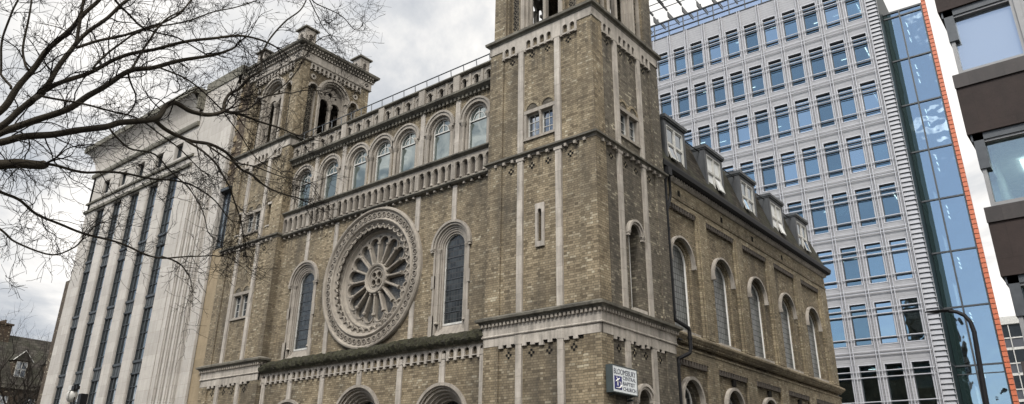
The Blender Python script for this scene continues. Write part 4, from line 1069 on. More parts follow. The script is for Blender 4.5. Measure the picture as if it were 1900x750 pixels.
# flared fluted cornice
c = MB(); prof = [(20.36, 0.0), (20.7, .03), (21.1, .12), (21.45, .28), (21.7, .46), (21.85, .62)]
def flare(fr_, a0, a1, ext0):
    n = int((a1 - a0) / .11); 
    P = []
    for i in range(n + 1):
        a = a0 + (a1 - a0) * i / n
        for j, (b_, c_) in enumerate(prof):
            r_ = .05 * (1 if i % 2 else -1) * (.35 + j / 6)
            aa = a - (ext0 * c_ * (1 - i / n))
            P.append(fr_.p(aa, b_, c_ + r_ + .03))
    q = len(prof)
    c.add(P, [(i * q + j, (i + 1) * q + j, (i + 1) * q + j + 1, i * q + j + 1) for i in range(n) for j in range(q - 1)])
flare(f0, OX0, -25.2, 1.0)
fw_ = west(OX0, 0); flare(fw_, -8.0, 0.0, 0)
op(c, 'fluted_cornice', M['portland'])
c = MB()
c.wbox(OX0 - .72, -25.05, -.72, 8.2, 21.85, 22.18)
c.wbox(OX0 - .5, -25.2, -.5, 8, 22.18, 22.3)
c.wbox(-25.04, OX1 + .02, -.05, 8.0, 22.0, 22.55)
c.wbox(-25.2, -25.04, -.4, 8.0, 21.0, 21.84)
op(c, 'eaves_slab', M['portland_dark'])
c = MB(); c.wbox(OX0 + .1, OX1 - .1, .2, 15.8, 21.5, 21.9); op(c, 'roof', M['lead'])
c = MB(); c.wbox(OX0 - 1.0, OX0 - .02, .15, 4, 0, 13.6); op(c, 'flank_wall', M['brownbrick'])

# narrow link building between office and church
lk = empty('narrow_link_building', (-21.2, 3, 0))
tag(lk, 'thin tan sandstone building squeezed between the pale office and the far tower', 'building')
LI = Matrix.Translation((-21.2, 3, 0)).inverted()
b = MB(); b.wbox(OX1 + .004, -20.77, .02, 9, 0, 12.35); under(b.build('wall', M['tan']), lk, LI)
b = MB(); b.wbox(OX1 + .004, -20.77, .14, 9, 15.45, 21.8)
zz = 15.6
while zz < 21.4:
    b.wbox(OX1 + .006, OX1 + .26, .10, .2, zz, zz + .30, 1); zz += .62
under(b.build('upper_wall', [M['brownbrick'], M['tan']]), lk, LI)
b = MB(); b.wbox(OX1 + .004, -20.77, .20, .5, 12.35, 15.4, 1)
for x in (OX1 + .06, -21.2, -20.82): b.wbox(x - .04, x + .04, .12, .2, 12.4, 15.3, 0)
b.wbox(OX1 + .004, -20.77, .10, .2, 12.35, 12.5, 0); b.wbox(OX1 + .004, -20.77, -.12, .3, 15.3, 15.45, 0)
under(b.build('stair_window', [M['bronze'], M['big_glass']]), lk, LI)

# ================================================================ GLASS AND METAL OFFICE behind
GA = radians(3)
go = empty('metal_office_tower', (0, 40, 0), GA)
tag(go, 'silver ribbed office tower with a grid of blue windows and an orange edge', 'office building')
g0 = front(0)   # local coordinates, the root carries place and turn
def gp(mb, name, mats, parent=None, **k):
    o = mb.build(name, mats, None, **k); o.parent = parent or go; return o
PU = 1.695; UW = 1.10; ZT = [40.84 - 4.326 * i for i in range(10)]; WH = 2.92
TL0 = -.72
colsu = [TL0 - PU * k for k in range(15)]
UR, UL = 1.56, TL0 - PU * 14 - .6
w = MB()
allh = [rect(u, u + UW, z - WH, z) for z in ZT if z - WH > .1 for u in colsu]
w.wall(g0, rect(UL, UR - .75, 0, 42.5), allh, 0, .28)
gp(w, 'ribbed_wall', M['clad'])
w = MB()
zz = 0.0
while zz < 42.4:   # overlapping serrated sheets at the end bay
    w.add([g0.p(UR - .75, zz, .02), g0.p(UR + .02, zz, .02), g0.p(UR + .02, zz + .36, -.10), g0.p(UR - .75, zz + .36, -.10)], [(0, 1, 2, 3)])
    w.add([g0.p(UR - .75, zz, .02), g0.p(UR + .02, zz, .02), g0.p(UR + .02, zz, -.12), g0.p(UR - .75, zz, -.12)], [(3, 2, 1, 0)])
    w.add([g0.p(UR + .02, zz, .02), g0.p(UR + .02, zz, -.3), g0.p(UR + .02, zz + .36, -.3), g0.p(UR + .02, zz + .36, -.1)], [(0, 1, 2, 3)])
    zz += .36
gp(w, 'serrated_edge', M['clad_edge'])
# frames + panes, window by window; the nearest hundred or so show
vis = []
for r_, z in enumerate(ZT):
    if z - WH < .1: continue
    for k, u in enumerate(colsu): vis.append((r_, k, z, u))
vis = [v for v in vis if v[0] <= 8 and v[1] <= 11]
vis.sort(key=lambda v: v[1] + max(0, v[0] - 6) * 3)
solo, rest_ = vis[:100], vis[100:]
def add_win(q, z, u):
    zb = z - WH
    q.box(g0, u, u + UW, zb, z, -.24, -.235, 1)
    for a0, a1, b0, b1 in ((u, u + .05, zb, z), (u + UW - .05, u + UW, zb, z), (u + .05, u + UW - .05, zb, zb + .05), (u + .05, u + UW - .05, z - .06, z)):
        q.box(g0, a0, a1, b0, b1, -.235, -.16, 0)
    for zz, t in ((z - .42, .03), (z - .84, .03), (z - 2.48, .035)): q.box(g0, u + .05, u + UW - .05, zz - t, zz + t, -.235, -.12, 0)
for r_, k, z, u in solo:
    q = MB(); add_win(q, z, u); gp(q, 'window', [M['alu_dark'], M[('blue_glass', 'blue_glass_dim', 'blue_glass_bright')[(r_ * 7 + k * 5 + (r_ * k) % 3) % 3]]])
q = MB()
for r_, k, z, u in rest_: add_win(q, z, u)
gp(q, 'window', [M['alu_dark'], M['blue_glass']], kind='stuff')
# pale surrounds, double fins and rails
for u in [c + UW + (PU - UW) / 2 for c in colsu] + [colsu[-1] - (PU - UW) / 2]:
    fnm = MB()
    for s in (-1, 1): fnm.box(g0, u + s * .10 - .022, u + s * .10 + .022, 0, 42.45, 0, .20)
    gp(fnm, 'vertical_fin', M['alu'])
for z in ZT:
    if z < 2: continue
    rl = MB()
    for zz in (z - .42, z - .84, z - 2.48, z - 3.38, z - 3.62):
        rl.box(g0, UL, UR - .9, zz - .024, zz + .024, .10, .16)
    for u in colsu:
        rl.box(g0, u - .07, u - .003, z - WH - .06, z + .06, 0, .03); rl.box(g0, u + UW + .003, u + UW + .07, z - WH - .06, z + .06, 0, .03)
        rl.box(g0, u - .003, u + UW + .003, z + .003, z + .06, 0, .031); rl.box(g0, u - .003, u + UW + .003, z - WH - .06, z - WH - .003, 0, .031)
    gp(rl, 'horizontal_rail', M['alu'])
# floors, back wall, lit tubes
fl = MB()
for z in ZT:
    fl.box(g0, UL + .1, UR - .3, z + .12, z + .5, -9, -.30)
    fl.box(g0, UL + .1, UR - .3, z - 4.326 + .5, z - 4.326 + .62, -9, -.45)
fl.box(g0, UL + .1, UR - .3, 0, 42, -9.2, -9)
for u in (UL + .1, -11, -3.0, UR - .35): fl.box(g0, u, u + .1, 0, 42, -9, -.5)
fl.box(g0, UL + .1, UR - .3, 42.0, 42.4, -12, -.3)
gp(fl, 'floor_slabs', M['room'])
rnd = random.Random(3)
for r_, z in enumerate(ZT[:9]):
    for k, u in enumerate(colsu[:12]):
        if k == 0 or rnd.random() < .45:
            t = MB()
            if k == 0:
                for j in range(3): t.box(g0, u + .5, u + .56, z + .07, z + .10, -2.4 - j * 1.1 - .9, -2.4 - j * 1.1)
            else:
                y_ = -1.8 - rnd.random() * 2.4; t.box(g0, u + .1, u + .1 + .9, z + .07, z + .10, y_ - .06, y_)
            gp(t, 'ceiling_light', M['tube'])
# blinds half drawn in some windows
for r_, k, z, u in vis:
    if rnd.random() < .30:
        h_ = rnd.choice((.8, 1.2, 1.7)); bl = MB(); bl.box(g0, u + .06, u + UW - .06, z - h_, z - .06, -.34, -.33); gp(bl, 'roller_blind', M['curtain'])
# glazed parapet and roof brackets
bg = MB()
bg.box(g0, UL - .0, UR - .6, 42.55, 44.7, -.75, -.72, 1)
n = 18
for i in range(n + 1):
    u = -16.55 + 1.5 * (i - 6)
    if u > UR - .6: break
    bg.box(g0, u - .03, u + .03, 42.55, 44.72, -.72, -.62, 0)
bg.box(g0, UL, UR - .6, 43.55, 43.62, -.72, -.64, 0); bg.box(g0, UL, UR - .6, 44.68, 44.78, -.80, -.62, 0); bg.box(g0, UL, UR - .6, 42.5, 42.56, -1, .06, 0)
gp(bg, 'glazed_parapet', [M['alu_dark'], M['band_glass']])
pg = MB()
for i in range(12):
    u = -24.0 + 1.5 * i
    if u > -8: break
    pg.box(g0, u - .07, u + .07, 45.7, 45.9, -.5, 1.9); pg.box(g0, u - .05, u + .05, 45.1, 45.7, -2.0, -.6)
    pg.box(g0, u - .12, u + .12, 45.9, 45.95, .4, 1.7)
for c_ in (1.85, .9, -.1): pg.box(g0, -23.5, -5.0, 45.9, 45.97, c_ - .03, c_ + .03)
for u in (-22.5, -18, -13.5, -9, -6): pg.box(g0, u - .06, u + .06, 42.5, 45.9, -1.6, -1.48)
gp(pg, 'roof_pergola', M['alu_dark'])
# side return and curtain wall, set back two metres
cw = Fr((0, 2.6, 0), (1, 0, 0), (0, -1, 0))
CR, CM = 4.45, 2.76
s_ = MB(); s_.box(east(UR, 0), .0, 12.0, 0, 42.2, -.06, 0.0, 0)
for i in range(10): s_.box(east(UR, 0), 0, 2.6, 38.38 - 4.0 * i - .05, 38.38 - 4.0 * i + .05, 0, .02, 1)
gp(s_, 'side_return', [plain_mat('dark_teal_panel', (.010, .018, .02), .5, spec=.2), M['alu_dark']])
q = MB(); q.box(cw, UR + .02, CR, 0, 39.15, -.06, -.05)
gp(q, 'curtain_glass', M['curt_glass'])
q = MB()
SL = [38.7 - 4.04 * i for i in range(10)]
q.box(cw, UR + .02, 2.12, 0, 39.1, -.055, -.02)
gp(q, 'painted_reflection_strip', glass_mat('painted_reflection_glass', tint=(.5, .65, .65), refl=.05, base=(.012, .022, .022), wav=.05))  # dark sheet painting the side wall's reflection onto the glass
q = MB()
for z in SL: q = MB(); q.box(cw, UR + .02, CR, z - .055, z + .055, -.05, .05); gp(q, 'transom', M['alu_dark'])
q = MB()
q.box(cw, UR + .02, CR, 39.1, 39.25, -.2, .06); gp(q, 'transom', M['alu_dark']); q = MB(); q.box(cw, UR + .02, CR, 9.82, 9.88, -.05, .04)
gp(q, 'transom', M['alu_dark'])
q = MB(); q.box(cw, CM - .05, CM + .05, 0, 39.1, -.05, .10); gp(q, 'mullion', M['alu_dark']); q = MB(); q.box(cw, CR - .10, CR, 0, 39.1, -.05, .10); gp(q, 'mullion', M['alu_dark'])
q = MB(); rnd = random.Random(5)
for z in SL[:9]:
    tri = [(UR + .1, -.2), (CR - .05, -.2), (UR + .1, -9.5)]
    q.add([cw.p(a, z - .30, c) for a, c in tri] + [cw.p(a, z - .06, c) for a, c in tri], [(0, 1, 2), (3, 5, 4), (0, 3, 4, 1), (1, 4, 5, 2), (2, 5, 3, 0)])
q.add([cw.p(CR - .03, 0, -.2), cw.p(UR + .1, 0, -10), cw.p(UR + .1, 39.1, -10), cw.p(CR - .03, 39.1, -.2)], [(0, 1, 2, 3)])
gp(q, 'curtain_bay_floors', M['room'])
for z in SL[:9]:
    q = MB()
    for j in range(3): q.box(cw, 3.0 - j * .1, 3.06 - j * .1, z - .34, z - .31, -1.6 - j * 1.3, -.8 - j * 1.3)
    gp(q, 'ceiling_light', M['tube'])
# terracotta fin of stacked tiles
t = MB(); zz = 0
while zz < 44: 
    t.prof(cw, [(zz, -.3), (zz, .26), (zz + .32, .23), (zz + .32, -.3)], CR + .02, CR + .31, 0); t.box(cw, CR + .03, CR + .30, zz + .32, zz + .36, -.3, .22, 1); zz += .36
gp(t, 'terracotta_edge', [M['terracotta'], M['terracotta_gap']])
t = MB(); t.add([cw.p(CR, 0, -.3), cw.p(UR, 0, -12), cw.p(UR, 39.2, -12), cw.p(CR, 39.2, -.3)], [(0, 1, 2, 3)]); t.add([cw.p(UR, 39.22, -.1), cw.p(CR, 39.22, -.1), cw.p(UR, 39.22, -12)], [(0, 1, 2)]); gp(t, 'rear_wall', M['alu_dark'])
t = MB(); t.box(g0, UL, UR - .1, 42.42, 42.5, -12, -.05); t.box(g0, UL - .2, UL, 0, 42.4, -12, 0); gp(t, 'roof', M['alu_dark'])

# ================================================================ DARK GRANITE BUILDING at right
gb = empty('granite_building', (14, 8, 0))
tag(gb, 'dark brown granite building with large square windows at the right edge', 'building')
GI = Matrix.Translation((14, 8, 0)).inverted()
def bp(mb, name, mats, parent=None, **k): return under(mb.build(name, mats, None, **k), gb, GI) if not parent else mb.build(name, mats, parent, **k)
fr = front(2.0); BX = 9.42
FL = [16.92 - 3.56 * i for i in range(5)]     # heads of the window bands
for i, z in enumerate(FL):
    sp1, sp0 = z - 1.75, z - 3.40     # spandrel top and foot under this window band
    s_ = MB()
    s_.prof(fr, [(sp1, -.5), (sp1, .02), (sp1 - .37, .03), (sp1 - .375, .0), (sp0, .0), (sp0, -.5)], BX, 30, 0)
    s_.prof(fr, [(sp1 + .004, .0), (sp1 + .004, .035), (sp1 - .37, .045), (sp1 - .37, .0)], BX - .012, 30, 1)  # top band painted paler, as if catching the light
    s_.wbox(BX, BX + .4, 2.5, 16, sp0, sp1, 0)
    bp(s_, 'granite_spandrel', [M['granite'], M['granite_lit']])
    r_ = MB()   # dark recess above the glass, set back
    r_.box(fr, BX + .06, 30, z - .02, z + .16, -.5, -.06); r_.wbox(BX + .10, BX + .32, 2.06, 3.0, z - .75, z + .16); bp(r_, 'shadow_recess', M['alu_dark'])
    for k in range(6):
        x0 = BX + .13 + k * 1.62; x1 = x0 + 1.50
        q = MB(); zb = z - 1.74
        for a0, a1, b0, b1 in ((x0, x0 + .09, zb, z - .02), (x1 - .08, x1, zb, z - .02), (x0 + .09, x1 - .08, zb, zb + .12), (x0 + .09, x1 - .08, z - .08, z - .02)): q.box(fr, a0, a1, b0, b1, -.28, -.10, 0)
        q.box(fr, x0 + .09, x1 - .08, zb + .12, z - .08, -.25, -.24, 1)
        bp(q, 'large_window', [M['winframe'], M['big_glass'] if i < 2 else M['big_glass_see']])
        if k < 5: q = MB(); q.box(fr, x1, x1 + .12, zb, z, -.25, -.05); bp(q, 'window_post', M['winframe'])
b = MB()
for z in FL: b.wbox(BX + .2, 30, 2.4, 15.5, z - 3.4, z - 3.3); b.wbox(BX + .2, 30, 2.4, 15.5, z + .05, z + .16)
b.wbox(BX + .2, 30, 7.0, 7.2, 0, 19)
b.wbox(BX + .15, BX + .3, 3.0, 16, 0, 19)
bp(b, 'interior', plain_mat('pale_office_interior', (.66, .68, .60), .9))
for k in range(3):
    b = MB(); b.box(fr, BX + .8 + k * 2.2, BX + 1.9 + k * 2.2, FL[2] - .03, FL[2] - .01, -3.2, -2.0); bp(b, 'ceiling_light', emit_mat('added_room_glow', (1, 1, .92), 2.2))  # unseen glowing panels, added to brighten the room behind the glass
b = MB(); b.wbox(BX + .05, 30, 2.05, 16, 17.1, 19.5); bp(b, 'parapet', M['granite'])
b = MB(); b.wbox(BX, 30, 2.0, 16, 0, 1.1); bp(b, 'base_wall', M['granite'])
# a pot plant behind the big window
pt_ = MB(); rnd = random.Random(11)
for i in range(60):
    p0 = Vector((10.25, 2.75, 11.9 + rnd.random() * .9)); d_ = Vector((rnd.uniform(-1, 1), rnd.uniform(-.5, .5), rnd.uniform(-.2, .6))).normalized() * rnd.uniform(.2, .4)
    pt_.tube([p0, p0 + d_ * .6 + Vector((0, 0, .05)), p0 + d_], [.012, .02, .002], 4)
pt_.cyl((10.25, 2.75, 11.5), (10.25, 2.75, 12.9), .02); pt_.cyl((10.25, 2.75, 11.3), (10.25, 2.75, 11.6), .14, .18)
o = pt_.build('office_plant', plain_mat('plant_green', (.10, .14, .08), .7)); tag(o, 'spiky pot plant standing behind the upper window of the dark granite building', 'pot plant')

# ================================================================ SMALL STREET THINGS
lamp = empty('street_lamp', (8.74, 1.0, .12)); tag(lamp, 'black street lamp with a long curved arm in front of the glass office', 'street lamp')
l = MB(); P = lambda x, z: (x - 8.74, 0, z - .12)
l.tube([P(8.72, .12), P(8.72, 1.3), P(8.72, 1.35), P(8.73, 3.5), P(8.78, 4.6), P(8.80, 5.05), P(8.77, 5.28), P(8.68, 5.43), P(8.55, 5.52), P(8.40, 5.56)], [.10, .10, .065, .06, .05, .048, .045, .042, .04, .038], 12)
l.build('pole', M['black'], lamp)
l = MB(); l.tube([P(8.42, 5.555), P(8.36, 5.57), P(8.20, 5.58), P(8.0, 5.60), P(7.93, 5.60)], [.03, .05, .05, .035, .012], 10)
for k in range(len(l.V)):
    v = l.V[k]; l.V[k] = (v[0], v[1] * 2.2, (v[2] - 5.46) * .62 + 5.46)
l.build('lamp_head', M['black'], lamp)
cp = empty('camera_mast', (-17.72, -6, .12)); tag(cp, 'white dome surveillance camera on a bracket beside its black mast top', 'security camera')
q = MB(); q.cyl((0, 0, 0), (0, 0, 4.3), .07, n=12); q.build('mast', M['black'], cp)
q = MB(); q.wbox(-.11, .13, -.12, .12, 4.2, 4.72); q.wbox(-.15, -.1, -.05, .05, 4.38, 4.48); q.build('equipment_box', M['black'], cp)
q = MB(); q.tube([(-.12, 0, 4.42), (-.42, 0, 4.44), (-.66, 0, 4.46), (-.67, 0, 4.66)], [.025] * 4, 8); q.build('bracket', M['black'], cp)
q = MB(); cx_ = -.92
q.tube([(cx_, 0, 4.50), (cx_, 0, 4.53), (cx_, 0, 4.62), (cx_, 0, 4.78), (cx_, 0, 4.86), (cx_, 0, 4.88)], [.05, .12, .17, .18, .15, .08], 16)
q.build('housing', M['white_dirty'], cp, smooth=True)
q = MB(); q.wbox(-1.18, -.92, -.08, .08, 4.89, 5.08); q.build('lamp_box', M['white_dirty'], cp)
q = MB(); q.wbox(-.91, -.70, -.08, .08, 4.90, 5.06); q.wbox(-.69, -.52, -.05, .05, 4.92, 5.04); q.build('lens_box', M['black'], cp)
q = MB(); q.tube([(-.84, -.1, 4.9), (-.80, -.17, 4.80), (-.78, -.18, 4.68), (-.82, -.15, 4.58)], .011, 6); q.build('cable', M['black'], cp)

# ================================================================ FAR BUILDINGS
hb = empty('brick_house', (-63, 4, 0), radians(5)); tag(hb, 'dark brick mansion block with slate roof, dormers and a tall chimney beyond the pale office', 'house')
fh = east(3.0, 0)
q = MB(); 
hw_ = [rect(y, y + .95, z, z + 1.6) for y in (-6, -3.5, -1.5, .6, 2.7, 4.8, 6.9, 9.0, 11.1) for z in (1.0, 4.2, 7.2)]
q.wall(fh, rect(-9, 14, 0, 9.6), hw_, 0, .2); q.wbox(-6, 2.7, -9, 14, 0, 9.5)
q.build('wall', M['house_brick'], hb)
q = MB(); q.box(fh, -9.1, 14.1, 9.4, 9.75, -.1, .25); q.box(fh, -9.1, 14.1, 6.4, 6.55, -.05, .1); q.build('cornice', M['stone_dark'], hb)
for y, z in [(y, z) for y in (-1.5, .6, 2.7, 4.8, 6.9) for z in (4.2, 7.2)]:
    w = MB(); w.box(fh, y, y + .95, z, z + 1.6, -.19, -.17, 1); w.box(fh, y + .45, y + .5, z, z + 1.6, -.17, -.12, 0); w.box(fh, y, y + .95, z + .78, z + .84, -.17, -.11, 0)
    for a0, a1 in ((y, y + .06), (y + .89, y + .95)): w.box(fh, a0, a1, z, z + 1.6, -.17, -.12, 0)
    w.build('window', [M['white'], M['sash_glass']], hb)
q = MB(); q.add([(3.3, -9.2, 9.7), (3.3, 14.2, 9.7), (.2, 13, 14.0), (.2, -8, 14.0), (-6.2, -9.2, 9.7), (-6.2, 14.2, 9.7), (-3, 13, 14.0), (-3, -8, 14.0)], [(0, 1, 2, 3), (5, 4, 7, 6), (3, 2, 6, 7), (1, 5, 6, 2), (4, 0, 3, 7)])
rfo = q.build('roof', M['slate2'], hb)
for y in (-2.0, 2.0, 4.6, 7.6):
    w = MB(); w.wbox(1.0, 2.75, y - .6, y + .6, 10.2, 11.7); w.add([(2.9, y - .75, 11.7), (2.9, y + .75, 11.7), (2.9, y, 12.5), (.8, y - .75, 11.7), (.8, y + .75, 11.7), (.8, y, 12.5)], [(0, 1, 2), (0, 2, 5, 3), (1, 4, 5, 2)], 1)
    f_ = east(2.76, y); w.box(f_, -.42, .42, 10.4, 11.55, 0, .02, 2)
    for a in (-.44, -.02, .38): w.box(f_, a, a + .05, 10.35, 11.6, .02, .06, 3)
    for z in (10.35, 10.95, 11.55): w.box(f_, -.44, .43, z, z + .05, .02, .055, 3)
    w.tube([(2.95, y - .8, 11.65), (2.95, y, 12.5), (2.95, y + .8, 11.65)], .035, 4, 3)
    w.build('dormer', [M['house_brick'], M['slate2'], M['sash_glass'], M['white_dirty']], rfo)
q = MB(); q.wbox(-.7, .7, .3, 1.4, 9.8, 14.7); q.wbox(-.8, .8, .2, 1.5, 14.7, 14.85)
for i in range(4): q.cyl((-.5 + i * .33, .85, 14.85), (-.5 + i * .33, .85, 15.15), .11, .08)
q.build('chimney', M['house_brick'], rfo)
q = MB()
for y in (5.6, 6.0, 6.5, 7.0): q.cyl((0, y, 14.0), (0, y, 14.5), .12, .09)
q.cyl((0, 7.6, 14), (0, 7.6, 15.0), .22, .03, 8); q.build('roof_finial', M['slate2'], rfo)
# second far block
q = empty('far_office_block', (4, 95, 0)); tag(q, 'distant white framed office block with banded windows past the orange edge', 'office building')
w = MB(); w.wbox(-9, 14, 0, 14, 0, 25.0 - 2.0); w.build('wall', plain_mat('dark_banding', (.05, .055, .065), .6), q)
w = MB()
for i in range(7):
    z = 22.6 - i * 3.1
    w.wbox(-9.1, 14.1, -.12, -.002, z - .05, z + .25); w.wbox(-9.1, 14.1, -.10, -.002, z - 1.75, z - 1.6)
    for k in range(16): x = -9 + k * 1.5; w.wbox(x - .05, x + .05, -.16, -.122, z - 3.0, z + .2)
w.wbox(-9.1, 14.1, -.3, -.13, 22.6, 23.3); w.wbox(-7, 5, 2, 9, 23, 24.0)
w.build('white_frame', M['white_dirty'], q)
for i in range(7):
    z = 22.6 - i * 3.1
    w = MB()
    for k in range(15):
        x = -9 + k * 1.5; w.wbox(x + .06, x + 1.44, -.06, -.04, z - 1.6, z - .05)
    w.build('window', M['sash_glass'], q)

# ================================================================ OPPOSITE SIDE OF THE STREET (seen mirrored in the glass)
def terrace(x0, x1, y, h, name, label, mat, ch):
    r = empty(name, ((x0 + x1) / 2, y - 5, 0)); tag(r, label, 'building')
    R = Matrix.Translation(((x0 + x1) / 2, y - 5, 0)).inverted()
    fr_ = back(y, 0)
    a0, a1 = -x1, -x0
    n = int((x1 - x0) / 2.6); hs = []
    for i in range(n):
        a = a0 + (i + .5) * (a1 - a0) / n
        for z in range(int(h // 3.4)): hs.append(rect(a - .5, a + .5, 1 + z * 3.4, 2.9 + z * 3.4))
    w = MB(); w.wall(fr_, rect(a0, a1, 0, h), hs, 0, .2); w.box(fr_, a0, a1, h - .5, h, -9, -.3); w.box(fr_, a0, a0 + .3, 0, h, -9, -.01); w.box(fr_, a1 - .3, a1, 0, h, -9, -.01)
    under(w.build('wall', mat), r, R)
    w = MB(); w.box(fr_, a0, a1, .5, h - 1, -.25, -.2); under(w.build('glazing', M['sash_glass']), r, R)
    w = MB()
    for c_ in ch: w.wbox(x0 + c_ - .8, x0 + c_ + .8, y - 5, y - 3.8, h - 1, h + 2.6)
    w.box(fr_, a0 - .1, a1 + .1, h - .15, h + .25, -.3, .25); under(w.build('chimney', mat), r, R)
terrace(-34, -12, -22, 15.5, 'brick_terrace', 'brown brick terrace with chimneys across the street from the pale office, seen in reflections', M['house_brick'], (3, 12, 19))
terrace(-11.5, 8, -24, 13.0, 'brick_terrace', 'lower brown brick terrace across the street from the church, seen in reflections', M['house_brick'], (4, 15))
terrace(18, 42, -22, 17.5, 'brick_terrace', 'taller brick terrace across the street towards the right, seen in reflections', M['brownbrick'], (2, 20))

# ================================================================ GROUND
g = MB(); g.add([(-900, -900, 0), (900, -900, 0), (900, 900, 0), (-900, 900, 0)], [(0, 1, 2, 3)]); tag(g.build('ground', M['ground']), kind='structure')
g = MB(); g.add([(-200, -13, .004), (200, -13, .004), (200, -7, .004), (-200, -7, .004)], [(0, 1, 2, 3)]); tag(g.build('road', M['asphalt']), kind='structure')
g = MB(); g.add([(2.4, -7, .004), (7.4, -7, .004), (7.4, 120, .004), (2.4, 120, .004)], [(0, 1, 2, 3)]); tag(g.build('side_road', M['asphalt']), kind='structure')
g = MB()
g.wbox(-200, 2.4, -7, -.0, -.05, .12); g.wbox(0, 2.4, 0, 120, -.05, .12); tag(g.build('pavement', M['paving']), kind='structure')
g = MB(); g.wbox(7.4, 200, -7, 2.0, -.05, .12); g.wbox(7.4, 9.4, 2.0, 120, -.05, .12); tag(g.build('pavement', M['paving']), kind='structure')
g = MB(); g.wbox(-200, 200, -22, -13, -.05, .12); tag(g.build('pavement', M['paving']), kind='structure')
g = MB()
for i in range(-30, 30): g.add([(i * 4, -10.05, .008), (i * 4 + 2, -10.05, .008), (i * 4 + 2, -9.95, .008), (i * 4, -9.95, .008)], [(0, 1, 2, 3)])
tag(g.build('road_marking', M['paintline']), kind='structure')

# ================================================================ TREES
def bez(pts, sub=4):
    """Catmull-Rom through (x, y, z, r)"""
    out = []
    n = len(pts)
    for i in range(n - 1):
        p0, p1, p2, p3 = pts[max(i - 1, 0)], pts[i], pts[i + 1], pts[min(i + 2, n - 1)]
        for k in range(sub):
            t = k / sub
            q = []
            for a, b_, c_, d_ in zip(p0, p1, p2, p3):
                q.append(.5 * (2 * b_ + (c_ - a) * t + (2 * a - 5 * b_ + 4 * c_ - d_) * t * t + (3 * b_ - a - 3 * c_ + d_) * t ** 3))
            out.append(tuple(q))
    out.append(tuple(pts[-1])); return out
def rv(R): 
    v = Vector((R.gauss(0, 1), R.gauss(0, 1), R.gauss(0, 1))); return v.normalized()
def grow(mb, R, p, d, L, r, depth, lv, up=0.0, seg=.13, nch=(5, 4, 3), wig=.28, ntw=4, nside=(6, 5, 4, 3), maxc=(.5,)):
    """one wandering branch; side shoots grow from it"""
    n = max(3, int(L / seg)); pts = [p.copy()]; rad = [r]; dd = d.copy()
    for i in range(n):
        dd = (dd + rv(R) * wig + Vector((0, 0, up)) * .1).normalized()
        pts.append(pts[-1] + dd * (L / n)); rad.append(max(r * (1 - .75 * (i + 1) / n), .0022 if r < .03 else .012))
    mb.tube(pts, rad, nside[min(depth, 3)], 0, cap=False)
    if depth < lv:
        k = nch[min(depth, len(nch) - 1)]
        for j in range(k):
            t = R.uniform(.2, 1.0); idx = min(int(t * n), n - 1)
            base = pts[idx]; loc = (pts[idx + 1] - pts[idx]).normalized()
            nd = (loc * .75 + rv(R) * .85 + Vector((0, 0, up * .3))).normalized()
            grow(mb, R, base, nd, L * R.uniform(.35, .62), max(rad[idx] * .6, .0028 if L < 1.7 else .009), depth + 1, lv, up, seg, nch, wig, ntw, nside)
tree = empty('plane_tree', (-1.0, -15.7, .12)); tag(tree, 'large bare tree reaching thick dark limbs and fine twigs in front of the pale office', 'tree')
TI = Matrix.Translation((-1.0, -15.7, .12)).inverted()
R = random.Random(21)
tr = MB()
tr.tube([(q[0], q[1], q[2]) for q in bez([(-1.05, -15.7, .05, 0), (-.95, -15.7, .5, 0), (-.8, -15.68, 1.8, 0), (-.45, -15.72, 3.4, 0), (.1, -15.8, 4.7, 0), (.449, -15.864, 5.35, 0)], 4)],
        [.42, .36, .32, .30, .29, .285, .28, .275, .27, .265, .26, .255, .25, .24, .23, .21, .20, .18, .16, .14, .10][:21], 14)
under(tr.build('trunk', M['bark'], smooth=True), tree, TI)
tw = MB()
for li, L_ in enumerate(LIMBS):
    sm = bez([tuple(q) for q in L_], 5)
    # knobbly wander
    pts = []
    for i, q in enumerate(sm):
        j = noise.noise_vector((q[0] * 2.2 + li, q[1] * 2.2, q[2] * 2.2)) * .035 * (1 if 0 < i < len(sm) - 1 else 0)
        pts.append(Vector(q[:3]) + j)
    rad = [max(q[3] * (1 + .10 * noise.noise((i * .7, li, 0))), .004) for i, q in enumerate(sm)]
    m_ = MB(); m_.tube(pts, rad, 10 if rad[0] > .02 else 7)
    n = len(pts); length = sum((pts[i + 1] - pts[i]).length for i in range(n - 1))
    # side branches
    k = int(length * 3.7)
    for j in range(k):
        t = R.uniform(.12, 1.0); i = min(int(t * (n - 1)), n - 2)
        loc = (pts[i + 1] - pts[i]).normalized()
        nd = (loc * .8 + rv(R) * .9 + Vector((-.10, .12, .08))).normalized()
        L2 = R.uniform(.4, 1.6) * (.7 + .3 * (1 - t)) * (.6 if rad[0] < .02 else 1); r2 = min(rad[i] * .36, .010)
        (grow)(tw, R, pts[i], nd, L2, max(r2, .0042), 0, 2, 0.1, .065, (5, 5, 3), .36)
    # spray at the tip
    for j in range(3):
        loc = (pts[-1] - pts[-3]).normalized(); nd = (loc + rv(R) * .5).normalized()
        grow(tw, R, pts[-1], nd, R.uniform(.4, 1.0), min(max(rad[-1] * .8, .004), .011), 0, 2, .1, .07, (5, 4, 3), .34)
    under(m_.build('limb', M['bark'], smooth=True), tree, TI)
under(tw.build('twigs', M['twig'], kind='stuff'), tree, TI)

